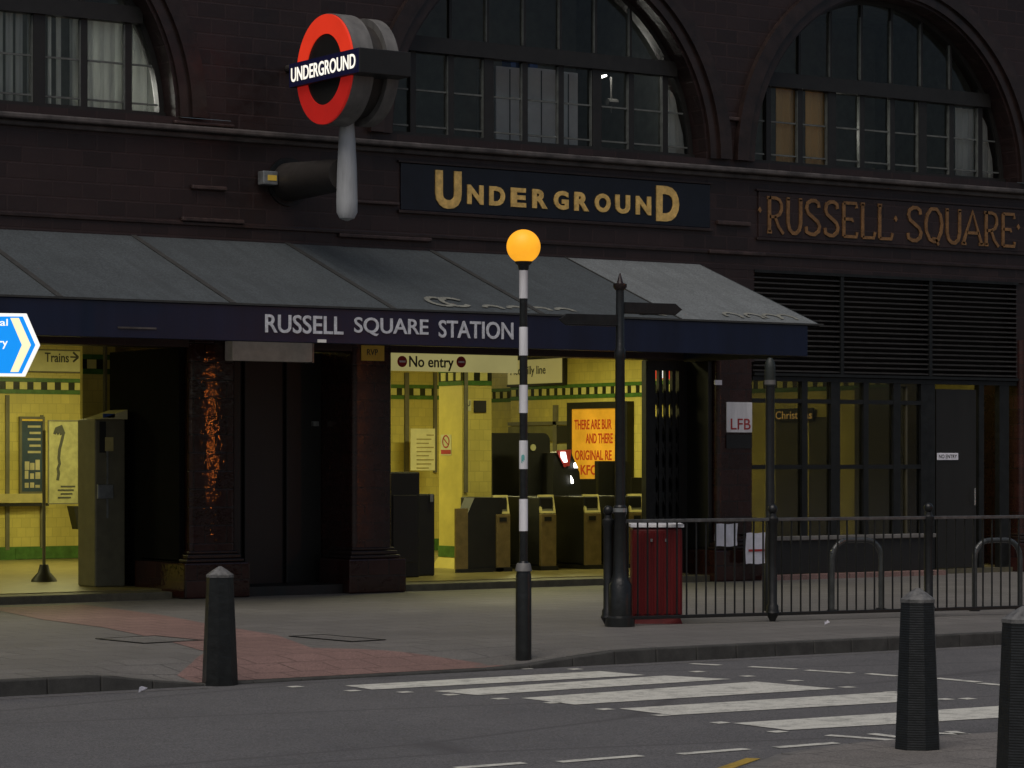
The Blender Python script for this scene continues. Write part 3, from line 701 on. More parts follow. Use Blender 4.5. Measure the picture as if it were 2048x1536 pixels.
# blue advertisement in a frame
x0, z1 = fp(42, 838, HB-.02); x1, z0 = fp(83, 983, HB-.02)
o = flat_sign('advert_poster', 'tall dark blue advertising poster in a frame with white print, left opening', 'poster', x0, x1, HB-.02, z0, z1, mat('blue_print', (0.03, 0.06, 0.10), 0.5), 0.03, 0.04, M['machine'])
b = B(); random.seed(3)
for k in range(5):
    zz = z1-0.1-0.1*k
    b.box(x0+0.10+0.03*(k % 2), x1-0.03, HB-.054, HB-.05, zz-0.035, zz)
for k in range(3):
    for j in range(3): b.box(x0+0.05+0.09*j, x0+0.11+0.09*j+random.uniform(0, .02), HB-.054, HB-.05, z0+0.06+0.17*k-0.03*(k), z0+0.06+0.17*k+random.uniform(.04, .11))
b.build('print', mat('pale_print', (0.55, 0.5, 0.3), 0.6), o)
B().box(x0, x1, HB-.056, HB-.05, z1-0.03, z1+0.015).build('heading', M['ochre_plate'], o)
# pale poster with a dark umbrella-like figure
x0, z1 = fp(97, 842, 9.0); x1, z0 = fp(155, 1006, 9.0)
o = flat_sign('pale_poster', 'tall pale poster with a dark hooked brush-stroke figure, right of the blue poster', 'poster', x0, x1, 9.0, z0, z1, mat('poster_paper', (0.33, 0.31, 0.14), 0.6, 0.25, 9), 0.02, 0.015, M['machine'])
b = B(); W_, H_ = x1-x0, z1-z0
b.ribbon([(.18, .84), (.25, .91), (.42, .94), (.50, .86), (.42, .74), (.36, .66), (.33, .55), (.36, .48), (.30, .42), (.33, .36), (.29, .28)], 0.045, (x0, 8.978, z0), XX*W_, UP*H_, FR, 0.004)
b.ribbon([(.24, .86), (.40, .90), (.46, .84)], 0.10, (x0, 8.976, z0), XX*W_, UP*H_, FR, 0.005)
b.build('figure', M['ink'], o)
b = B()
for k in range(4): b.box(x0+W_*(.3+.1*(k % 2)), x0+W_*(.75+.05*k), 8.974, 8.980, z0+H_*(.06+.045*k), z0+H_*(.078+.045*k))
b.build('print', M['ink'], o)
# queue stand with flared base
gx, gy = gp(88, 1163, FZ)
o = thing('sign_stand', (gx, gy, FZ), 'slim dark upright stand on a flared foot in the left opening', 'stand')
B().lathe(gx, gy, [(.17, FZ), (.16, FZ+.03), (.08, FZ+.12), (.055, FZ+.22)], 20).build('foot', M['dark'], o, smooth=True)
B().tube((gx, gy, FZ+.2), (gx, gy, FZ+1.95), 0.022, n=10).build('pole', M['machine'], o, smooth=True)
# dark bracketed box on the wall
on = thing('wall_box', (*[fp(146, 1060, 8.9)[0]], 8.9, fp(146, 1060, 8.9)[1]), 'black wedge-shaped box under the pale poster', 'box')
xa, za = fp(140, 1012, 8.9); xb, zb_ = fp(160, 1058, 8.9)
B().hexa([(xa+.06, 8.75, zb_), (xb, 8.75, zb_), (xb, 8.95, zb_), (xa+.06, 8.95, zb_), (xa-.03, 8.7, za), (xb, 8.7, za), (xb, 8.95, za), (xa-.03, 8.95, za)]).build('body', M['dark'], on)
# ticket machine
mx0, mx1, my = fx(190, 1.3), fx(214, 1.3), 1.3
o = thing('ticket_machine', (mx0, my, FZ), 'grey ticket machine with pale top and dark screen panel by the left pier', 'ticket machine')
zt = fp(180, 838, my)[1]
B().box(mx0, mx1+.25, my, my+0.5, FZ, zt).build('cabinet', M['machine'], o, bev=0.02)
B().box(mx0+.06, mx1-.02, my-0.012, my, fp(0, 905, my)[1]+.0, zt-.03).build('screen_panel', M['dark'], o)
B().box(mx0+.10, mx0+.26, my-0.02, my-.012, fp(0, 903, my)[1]+.42, fp(0, 903, my)[1]+.47).build('screen', M['blue'], o)
B().box(mx0+.13, mx0+.24, my-0.02, my-.012, fp(0, 915, my)[1]+.02+.06, fp(0, 900, my)[1]+.16).build('keypad', M['gate_trim'], o)
B().box(mx0+.02, mx0+.24, my-0.03, my-.0, fp(0, 1000, my)[1]-.0, fp(0, 985, my)[1]+.09).build('ticket_tray', M['chrome'], o, bev=.01)
B().box(mx1-.01, mx1+.012, my-0.012, my-.001, .95, 1.9).build('edge_strip', M['chrome'], o)
B().hexa([(mx0+.05, my-.02, zt), (mx1+.27, my-.02, zt), (mx1+.27, my+.5, zt), (mx0+.05, my+.5, zt), (mx0+.15, my-.02, zt+.03), (mx1+.27, my-.02, zt+.12), (mx1+.27, my+.5, zt+.12), (mx0+.15, my+.5, zt+.03)]).build('hood', M['sign_plate'], o)  # pale hood colour stands in for lamplight on the top

# ---- ceiling lights of the hall
def ceiling_light(x, y, L, e, label, z=3.66, wdt=1.2):
    o = thing('ceiling_light', (x, y, z), label, 'light', 'hall ceiling lights')
    B().box(x-L/2, x+L/2, y-.12, y+.12, z+0.0, z+.055).build('housing', M['ceiling'], o)
    B().tube((x-L/2+.03, y, z-.03), (x+L/2-.03, y, z-.03), 0.02, n=8).build('tube', M['tube'], o)
    ld = bpy.data.lights.new('lamp', 'AREA'); ld.shape = 'RECTANGLE'; ld.size = L; ld.size_y = 0.5; ld.energy = e; ld.color = (0.98, 0.93, 0.43)
    lo = bpy.data.objects.new('lamp', ld); col.objects.link(lo); lo.parent = o; lo.location = (0, 0, -0.08)
for x, y, e, l in [(-9.0, 5.5, 100, 'hall ceiling light over the left opening'), (-3.2, 7.2, 122, 'hall ceiling light in front of the blue poster'), (-0.6, 5.6, 110, 'hall ceiling light in front of the pillar'), (4.6, 6.8, 108, 'hall ceiling light in front of the glowing poster'), (4.2, 2.0, 60, 'hall ceiling light over the ticket gates'), (0.6, 1.3, 55, 'front ceiling light between entrance and pillar'), (-10.5, 1.4, 50, 'front ceiling light inside the left opening'), (5.2, 14.0, 60, 'ceiling light in the passage to the lifts')]:
    ceiling_light(x, y, 1.6, e, l)

# ---- middle opening
x0, z1 = fp(783, 703, 0.2); x1, z0 = fp(1027, 750, 0.2)
z1 = fp(905, 707, .2)[1]; z0 = fp(905, 744, .2)[1]
o = flat_sign('no_entry_sign', 'long cream No entry header sign with two red discs above the gates', 'sign', -1.78, x1, 0.2, z0, z1, emis('lit_header_sign', (0.62, 0.56, 0.22), 0.75, 0.15, 1.5), 0.10)
b = B(); a = fp(818, 736, .1); c = fp(907, 710, .1)
put_text(b, 'No entry', (a[0], 0.099, a[1]-.03), (c[0]-a[0], 0, 0), (0, 0, c[1]-a[1]+.005), FR, 0.014); b.build('lettering', M['ink'], o)
for px in (804, 922):
    cx_, cz = fp(px, 723 if px < 850 else 724, .1); d = B()
    d.tube((cx_, .098, cz), (cx_, .092, cz), .072, n=24); dd = d.build('red_disc', M['red_ink'], o)
    B().box(cx_-.045, cx_+.045, .088, .092, cz-.012, cz+.012).build('white_bar', M['paper'], dd)
# wall strips; the header sign's brightness is emission in its plate
on_back(808, 816, 745, 945, M['machine'], 'wall_strip', sb, 0.04)
on_back(866, 872, 745, 945, M['machine'], 'wall_strip', sb, 0.04)
x0, z1 = fp(820, 857, 9.8); x1, z0 = fp(869, 941, 9.8)
o = flat_sign('notice_board', 'pale paper notice with lines of small print left of the pillar', 'notice', x0, x1, 9.8, z0, z1, mat('notice_paper', (0.68, 0.64, 0.36), 0.6, .1), 0.02)
b = B()
for k in range(9): b.box(x0+.12+(.2 if k == 0 else 0), x1-.03-.05*(k % 3), 9.774, 9.78, z1-.12-.07*k, z1-.10-.07*k)
b.build('print', mat('faint_print', (0.35, 0.3, 0.12), .6), o)
# no-smoking sign on the pillar's left side
ys, zs = sp(893, 890, PX0)
o = thing('prohibition_sign', (PX0-.004, ys, zs-.15), 'small white notice with a red prohibition ring and red strip on the pillar', 'sign')
B().box(PX0-.010, PX0-.005, ys-.14, ys+.14, zs-.15, zs+.15).build('plate', M['sign_plate'], o)
b = B(); N = 24
for k in range(N):
    t0, t1 = 2*math.pi*k/N, 2*math.pi*(k+1)/N
    b.prism([(PX0-.0105, ys+.075*math.cos(t0), zs+.05+.075*math.sin(t0)), (PX0-.0105, ys+.095*math.cos(t0), zs+.05+.095*math.sin(t0)), (PX0-.0105, ys+.095*math.cos(t1), zs+.05+.095*math.sin(t1)), (PX0-.0105, ys+.075*math.cos(t1), zs+.05+.075*math.sin(t1))], (-.003, 0, 0))
b.prism([(PX0-.0105, ys-.07, zs+.01), (PX0-.0105, ys-.06, zs-.005), (PX0-.0105, ys+.07, zs+.09), (PX0-.0105, ys+.06, zs+.105)], (-.003, 0, 0))
b.box(PX0-.0135, PX0-.0105, ys-.13, ys+.13, zs-.13, zs-.07); b.build('red_marks', M['red_ink'], o)
# dark display plate on the pillar front
x0, z1 = fp(947, 801, PY); x1, z0 = fp(971, 825, PY)
o = flat_sign('display_plate', 'small black display plate high on the front of the pillar', 'sign', x0, x1, PY, z0, z1, M['dark'], 0.025)
B().box(x0-.13, x0-.05, PY-.012, PY, z0+.02, z1+.01).build('side_plate', M['sign_plate'], o)
b = B(); b.ribbon([(0, .08), (0, .02), (.02, 0), (.04, .02), (.04, .08)], .014, (x0-.11, PY-.012, z0+.09), XX, UP, FR, .003); b.build('symbol', M['ink'], o)
B().box(PX0+.02, PX0+.07, PY-.04, PY-.001, fp(925, 985, PY)[1], 3.0).build('corner_strip', M['machine'], sb)

# dark booth and cabinet left of the pillar
bx0, bx1 = fx(785, 1.4), fx(840, 1.4)
o = thing('service_cabinet', (bx0, 1.4, FZ), 'tall black service cabinet right beside the second pier', 'cabinet')
B().box(bx0-.1, bx1, 1.4, 1.9, FZ, fp(800, 944, 1.4)[1]).build('body', M['dark'], o, bev=.02)
B().box(bx0, bx1-.05, 1.385, 1.399, .3, 1.2).build('door', M['dark_door'], o, bev=.01)
bx2 = fx(870, 1.7)
o = thing('service_cabinet', (bx1, 1.7, FZ), 'lower black cabinet with a steel latch in front of the pillar', 'cabinet')
B().box(bx1+.02, bx2, 1.7, 2.2, FZ, fp(850, 988, 1.7)[1]).build('body', M['dark'], o, bev=.02)
B().box(bx2-.09, bx2-.04, 1.68, 1.7, 1.1, 1.2).build('latch', M['chrome'], o)

# ticket gates: front faces in a row, long dark flanks behind
def gate(px0, px1, label, dep=1.75):
    y = 2.3; x0, x1 = fx(px0, y), fx(px1, y); xm = (x0+x1)/2
    o = thing('ticket_gate', (xm, y, FZ), label, 'ticket gate', 'ticket gates in a row')
    zt = 1.14; zf = 0.90
    B().box(x0+.012, x1-.012, y+.06, y+dep, FZ+.06, zt).build('flank', M['dark'], o, bev=.02)
    B().box(x0, x1, y, y+.06, FZ+.05, zf).build('front_panel', M['gate_metal'], o, bev=.008)
    B().box(x0-.02, x1+.02, y-.02, y+dep+.05, FZ, FZ+.06).build('foot', M['dark'], o)
    # sloping reader: frame and dark pad
    def q(u, v, d=0): return (x0+(x1-x0)*u+.045*v, y+.02+.12*v-d, zf+.01+(zt+.02-zf)*v)
    f = B()
    for (a0, a1, b0, b1) in ((0, 1, 0, .12), (0, 1, .88, 1), (0, .12, .12, .88), (.88, 1, .12, .88)):
        f.prism([q(a0, b0), q(a1, b0), q(a1, b1), q(a0, b1)], (0, .03, .0))
    f.build('reader_frame', M['gate_trim'], o)
    B().prism([q(.12, .12, -.012), q(.88, .12, -.012), q(.88, .88, -.012), q(.12, .88, -.012)], (0, .02, 0)).build('reader_pad', mat_once('pad', (0.09, 0.085, 0.05)), o)
    B().box(x0+.05, x0+.17, y-.008, y, zf-.10, zf-.04).build('ticket_slot', M['dark'], o)
    B().box(x1-.012, x1+.34, y+.85, y+.88, .55, 1.02).build('barrier_flap', M['dark'], o, bev=.01)
    return o
_mo = {}
def mat_once(n, c, **k):
    if n not in _mo: _mo[n] = mat(n, c, **k)
    return _mo[n]
gate(993, 1021, 'ticket gate just left of the beacon pole, lit front panel', .95)
gate(1083, 1113, 'ticket gate just right of the beacon pole')
gate(1172, 1203, 'ticket gate immediately left of the dark fingerpost column')
gate(1262, 1290, 'ticket gate right of the fingerpost column, mostly hidden by railing and bin')
x0, x1 = fx(912, 2.3), fx(936, 2.3)
o = thing('wide_gate', (x0, 2.3, FZ), 'wide dark end gate housing with a sloped shoulder beside the pillar', 'ticket gate')
B().box(x0, x1, 2.3, 2.34, FZ+.05, fp(920, 1017, 2.3)[1]).build('front_panel', M['gate_metal'], o)
xa = fx(990, 2.5)
B().prism([(x1+.01, 2.32, FZ), (xa, 2.32, FZ), (xa, 2.32, 1.14), (x1+.12, 2.32, 1.14), (x1+.01, 2.32, .92)], (0, .25, 0)).build('housing', M['dark'], o)
B().box(x0-.01, xa, 2.28, 2.31, FZ, FZ+.05).build('foot', M['dark'], o)
# dark machines standing behind the gates
def machine(px0, px1, py, y, label, rounded=False, glints=()):
    x0, x1 = fx(px0, y), fx(px1, y); z = fp((px0+px1)/2, py, y)[1]
    o = thing('dark_block', (x0, y, FZ), label, 'machine', 'dark machines behind the gates')
    b = B()
    if rounded:
        r = 0.12; pr = [(x0, y, FZ), (x1, y, FZ)]+[(x1-r+r*math.cos(R(a)), y, z-r+r*math.sin(R(a))) for a in (0, 20, 45, 70, 90)]+[(x0, y, z)]
        b.prism(pr, (0, .1, 0))
    else: b.box(x0, x1, y, y+.1, FZ, z)
    b.build('casing', M['dark'], o)
    return o
machine(985, 1050, 866, 4.8, 'tall dark panel for the passage darkness behind the gates left of the beacon pole')  # black slab standing in for the dark of the passage
m2 = machine(1052, 1100, 866, 4.2, 'tall black machine with a rounded shoulder and pale badge just right of the beacon pole', True)
a = fp(1066, 895, 4.19); B().tube((a[0], 4.195, a[1]), (a[0], 4.18, a[1]), .05, n=12).build('badge', M['sign_plate'], m2)
machine(1120, 1192, 958, 4.4, 'low black machine under the left edge of the glowing poster')
machine(1197, 1238, 922, 4.5, 'square black machine in front of the glowing poster, left of the fingerpost', False)
machine(1240, 1262, 922, 4.3, 'narrow round-shouldered black machine right of the fingerpost', True)
machine(1264, 1290, 955, 4.4, 'low black machine right of the poster frame')
# dark stand with small emissive white patches in a red surround
y = 3.9; xx, zz = fp(1128, 985, y)
o = thing('dark_stand', (xx, y, FZ), 'dark stand with small glowing white patches and red surround', 'screen stand')
B().prism([(fx(1108, y), y+.01, fp(0, 905, y)[1]), (fx(1142, y), y+.01, fp(0, 900, y)[1]), (fx(1160, y), y+.01, fp(0, 950, y)[1]), (fx(1172, y), y+.01, FZ), (fx(1105, y), y+.01, FZ)], (0, .3, 0)).build('stand', M['dark'], o)
def poly(pts, yy, t_=.015): return B().prism([(fx(p, yy), yy, fp(p, q_, yy)[1]) for p, q_ in pts], (0, t_, 0))
poly([(1113, 901), (1143, 899), (1139, 932), (1128, 934)], y-.02).build('surround', M['red_ink'], o)
poly([(1122, 904), (1131, 904), (1135, 924), (1129, 925), (1123, 915)], y-.04).build('screen', M['spark'], o)
poly([(1148, 927), (1151, 925), (1156, 936), (1149, 936)], y-.04).build('screen', M['spark'], o)
poly([(1142, 951), (1147, 960), (1147, 967), (1143, 967)], y-.04).build('screen', M['spark'], o)

# ---- things on the hall's right wall
def wall_rect(name, m, px0, px1, pz, parent, t, x=HX):
    ya, yb_ = sp(px0, 900, x)[0], sp(px1, 900, x)[0]; z0, z1 = pz
    return B().box(x-t, x, min(ya, yb_), max(ya, yb_), z0, z1).build(name, m, parent)
ya = sp(1147, 900, HX)[0]; yb_ = sp(1268, 900, HX)[0]; PZ0, PZ1 = 1.07, 2.63
o = thing('backlit_poster', (HX, (ya+yb_)/2, PZ0), 'glowing orange advertising poster with red words in a thick black frame', 'poster')
f = B(); wf = .11; f.box(HX-.14, HX-.002, yb_, ya, PZ1-wf, PZ1).box(HX-.14, HX-.002, yb_, ya, PZ0, PZ0+wf).box(HX-.14, HX-.002, ya-wf, ya, PZ0+wf, PZ1-wf).box(HX-.14, HX-.002, yb_, yb_+wf, PZ0+wf, PZ1-wf)
f.build('frame', M['black_metal'], o)
B().box(HX-.11, HX-.10, yb_+wf, ya-wf, PZ0+wf, PZ1-wf).build('lit_face', M['glow_poster'], o)
b = B(); LX = Vector((0, -1, 0)); NL = Vector((-1, 0, 0))
for s, u0, u1, v in [('THERE ARE BUR', .05, .76, .74), ('AND THERE', .27, .78, .565), ('ORIGINAL RE', .06, .76, .355), ('KFC OR', .17, .78, .17)]:
    Lw = (ya-wf)-(yb_+wf); Hh = PZ1-PZ0-2*wf
    put_text(b, s, (HX-.111, ya-wf-Lw*u0, PZ0+wf+Hh*v), LX*(Lw*(u1-u0)), UP*(Hh*.125), NL, .02, .004)
b.build('lettering', M['poster_red'], o)
# platform direction sign
ya, z1 = sp(1020, 714, HX); yb_, _ = sp(1131, 714, HX); z0 = 2.98; z1 = 3.40
o = thing('line_sign', (HX, ya, z0), 'cream sign reading Piccadilly line in a dark frame high on the hall wall', 'sign')
B().box(HX-.05, HX-.001, yb_, ya, z0, z1).build('plate', emis('line_sign_glow', (0.60, 0.52, 0.18), 0.6, 0.15, 1.5), o)  # emission added to brighten the sign plate
f = B(); f.box(HX-.07, HX-.001, yb_-.06, ya, z1, z1+.07).box(HX-.07, HX-.001, yb_-.06, ya, z0-.04, z0).box(HX-.07, HX-.001, yb_-.06, yb_, z0, z1); f.build('frame', M['dark'], o)
b = B(); y1_ = sp(1026, 740, HX)[0]; y2_ = sp(1096, 740, HX)[0]
put_text(b, 'Piccadilly line', (HX-.051, y1_, 3.10), LX*(y1_-y2_), UP*.19, NL, .01, .004); b.build('lettering', M['ink'], o)
# rails, panels and notices of the right wall
wall_rect('wall_rail', M['machine'], 1020, 1145, (2.26, 2.32), sb, .05)
wall_rect('wall_strip', M['machine'], 1110, 1117, (1.2, 2.6), sb, .05)
wall_rect('dado_panel', mat('dado', (0.16, 0.15, 0.06), .5), 1020, 1109, (1.98, 2.24), sb, .04)
wall_rect('dado_panel', M['dark'], 1118, 1144, (1.95, 2.24), sb, .04)
wall_rect('dado_panel', mat('dado_low', (0.34, 0.32, 0.15), .5), 1092, 1109, (1.6, 1.95), sb, .04)
wall_rect('dado_panel', _m if (_m := bpy.data.materials['dado_low']) else None, 1118, 1142, (1.6, 1.93), sb, .04)
tt = B().box(fx(985, HB+2), fx(1022, HB+2), HB+2, HB+2.1, fp(0, 862, HB+2)[1], fp(0, 836, HB+2)[1]).build('lift_sign', mat('dim_red', (0.32, 0.05, 0.02), .5)); tag(tt, 'dull red sign strip at the far passage behind the gates', 'sign')
B().box(fx(980, HB+2), fx(1024, HB+2), HB+2.02, HB+2.2, FZ, fp(0, 863, HB+2)[1]).build('passage_dark', M['dark'], sb)  # solid dark slab, colour stands for the unlit passage

# ---- folding lattice gate by the third pier
def lattice():
    y = 0.55; x0, x1 = fx(1290, y), fx(1357, y); zt = fp(1320, 738, y)[1]
    o = thing('lattice_gate', (x0, y, 0.1), 'folded black lattice security gate gathered against the third pier', 'gate')
    b = B(); n = 5; px = [x0+(x1-x0)*(i+.12)/n for i in range(n+1)]
    B().box(x0-.02, x0+.09, y-.05, y+.05, .1, 3.03).build('gate_post', M['black_metal'], o)
    B().box(x0, x1+.9, y-.06, y+.06, zt-.02, 3.04).build('head_rail', M['black_metal'], o)
    u = B()
    for x in px[1:]: u.box(x-.028, x+.028, y-.03, y+.03, .1, zt)
    u.build('uprights', M['black_metal'], o)
    q = B(); dz = .34; z = .3
    while z < zt-.36:
        for i in range(n):
            xa, xb = px[i], px[i+1]
            for s in (0, 1):
                z0_, z1_ = (z, z+dz) if s == 0 else (z+dz, z)
                q.hexa([(xa, y-.012-.006*s, z0_-.05), (xb, y-.012-.006*s, z1_-.05), (xb, y+.012, z1_-.05), (xa, y+.012, z0_-.05), (xa, y-.012-.006*s, z0_+.05), (xb, y-.012-.006*s, z1_+.05), (xb, y+.012, z1_+.05), (xa, y+.012, z0_+.05)])
        z += dz
    q.build('lattice', M['black_metal'], o)
    B().box(x0+.02, x1+.5, y+.06, y+.09, .1, fp(1320, 853, y)[1]).build('kick_plate', M['dark'], o)
    B().box(x1, x1+.9, y+.0, y+.05, .1, zt).build('side_panel', M['dark'], o)
lattice()
# red and white lit sign seen through the lattice
yy = 4.0; 
for a, c, m, l in [(1310, 1318, M['sign_plate'], None)]: pass
x0, z1 = fp(1316, 738, yy); x1, z0 = fp(1354, 758, yy)
o = thing('lit_kiosk_sign', (x0, yy, z0), 'small lit red and white sign glimpsed through the lattice gate', 'sign')
B().box(x0, x1, yy, yy+.08, z0, z1).build('casing', M['red_ring'], o)
B().box(x0+.02, x0+.09, yy-.012, yy, z0+.01, z1-.01).box(x0+.13, x0+.19, yy-.012, yy, z0+.01, z0+.06).box(x0+.13, x0+.19, yy-.012, yy, z0+.08, z1-.02).box(x0+.23, x0+.25, yy-.012, yy, z0+.02, z0+.05).build('lettering', M['sign_white'], o)

# ---- right bay: louvre and shopfront
LX0, LX1 = 4.10, 9.16
def right_bay():
    B().box(LX0, LX1, 0.20, 0.3, 2.80, 4.30).build('louvre_back', M['dark'], sb)
    b = B(); z = 2.90; k = 0
    zs = []
    while z < 4.26: zs.append(z); z += 0.072
    lo = thing('louvre_panel', ((LX0+LX1)/2, 0.1, 2.85), 'wide dark louvred ventilation panel over the shopfront right of the canopy', 'louvre')
    for z in zs: b.hexa([(LX0, .02, z), (LX1, .02, z), (LX1, .12, z+.03), (LX0, .12, z+.03), (LX0, .02, z+.016), (LX1, .02, z+.016), (LX1, .12, z+.046), (LX0, .12, z+.046)])
    b.build('slats', M['louvre'], lo)
    m_ = B()
    for px in (1685, 1862): x = fx(px); m_.box(x-.03, x+.03, .0, .14, 2.87, 4.28)
    m_.box(LX0, LX1, -.01, .16, 2.84, 2.88).box(LX0, LX1, -.01, .16, 4.27, 4.31); m_.build('frame', M['black_metal'], lo)
    sf = thing('shopfront', ((LX0+LX1)/2, .1, 0), 'black framed glazed shopfront and door under the louvred panel', 'shopfront')
    f = B(); zt = 2.83
    for a, c in ((1608, 1619), (1666, 1684), (1731, 1741), (1791, 1805), (1846, 1874), (1962, 1972), (2003, 2022)):
        f.box(fx(a), fx(c), .04, .14, .0 if a > 1840 else .5, zt)
    z8, z9 = fp(1600, 802)[1], fp(1600, 934)[1]
    f.box(LX0, fx(1850), .045, .135, z8-.03, z8+.03).box(LX0, fx(1850), .045, .135, z9-.03, z9+.03)
    f.box(LX0, LX1, .03, .15, 2.77, zt)
    f.build('frame', M['black_metal'], sf)
    zs_ = fp(1700, 1070)[1]
    B().box(LX0, fx(1862), 0.0, .2, .07, zs_-.06).build('stall_riser', M['dark'], sf)
    B().box(LX0+.05, fx(1868), -.05, .2, zs_-.06, zs_).build('sill', M['kerb'], sf, bev=.01)
    g = B().box(LX0, fx(1850), .085, .09, zs_, 2.77); g.build('pane', mat_glass2, sf)
    d = B().box(fx(1878), fx(1958), .06, .11, .08, 2.7).build('door', M['dark_door'], sf)
    B().tube((fx(1950), .0, 1.0), (fx(1950), .0, 1.25), .012, n=8).build('handle', M['chrome'], d)
    B().box(fx(1876), LX1, .0, .25, .0, .07).build('door_step', M['step'], sf)
    B().box(LX0, fx(1868), -.28, 0, 0, .065).build('red_step', M['tactile'], sf)
mat_glass2 = glass_mat('shop_glass', (0.50, 0.49, 0.47), 0.1)
right_bay()
# dim lobby behind the right half of the shopfront
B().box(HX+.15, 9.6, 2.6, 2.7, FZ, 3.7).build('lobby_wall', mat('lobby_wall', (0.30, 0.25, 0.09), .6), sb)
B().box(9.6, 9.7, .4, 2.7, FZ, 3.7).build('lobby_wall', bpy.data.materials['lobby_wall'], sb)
B().box(HX, 9.6, .25, 2.6, -.04, FZ-.01).build('lobby_floor', M['hall_floor'], sb)
ceiling_light(8.2, 1.4, .8, 7, 'small ceiling light in the lobby behind the shopfront door')
# posters, brown panels added to dim the glazing, and lit words on the right wall
for a, c, z0, z1, m, l in [(1554, 1606, 0.5, 2.28, mat('dull_sheet', (0.07, 0.062, 0.035), .5), 'dull grey poster inside the shopfront, left of the first upright'), (1621, 1664, 0.5, 2.28, bpy.data.materials['dull_sheet'], 'narrow grey poster inside the shopfront, right of the first upright'), (1712, 1790, .3, 2.7, bpy.data.materials['dull_sheet'], 'broad brown panel added to darken the shopfront right of the bright yellow strip'), (1800, 1815, .3, 2.7, bpy.data.materials['dull_sheet'], 'thin brown panel added to darken the shopfront beside the door upright')]:
    ya, yb_ = sp(a, 900, HX)[0], sp(c, 900, HX)[0]
    o = thing('wall_panel', (HX, ya, z0), l, 'poster'); B().box(HX-.03, HX-.001, yb_, ya, z0, z1).build('sheet', m, o); B().box(HX-.04, HX-.03, yb_-.02, ya+.02, z0-.03, z0).box(HX-.04, HX-.03, yb_-.02, ya+.02, z1, z1+.03).build('frame', M['dark'], o)
ya, yb_ = sp(1558, 838, HX)[0], sp(1634, 838, HX)[0]; zc = sp(1590, 838, HX)[1]
o = thing('lit_words', (HX, ya, zc), 'small glowing golden word sign inside the shopfront', 'sign')
B().box(HX-.08, HX-.05, yb_, ya, zc-.03, zc+.16).build('backing', M['dark'], o)
b = B(); put_text(b, 'Christmas', (HX-.082, ya-.02, zc), LX*(ya-yb_-.04), UP*.12, NL, .0, .004); b.build('lettering', emis('gold_glow', (1.0, .62, .18), 1.3, .6, 9), o)
def low_box(px0, px1, py0, py1, x, label):
    ya, z1 = sp(px0, py0, x); yb_, _ = sp(px1, py0, x); z0 = sp(px0, py1, x)[1]
    return ya, yb_, z0, z1

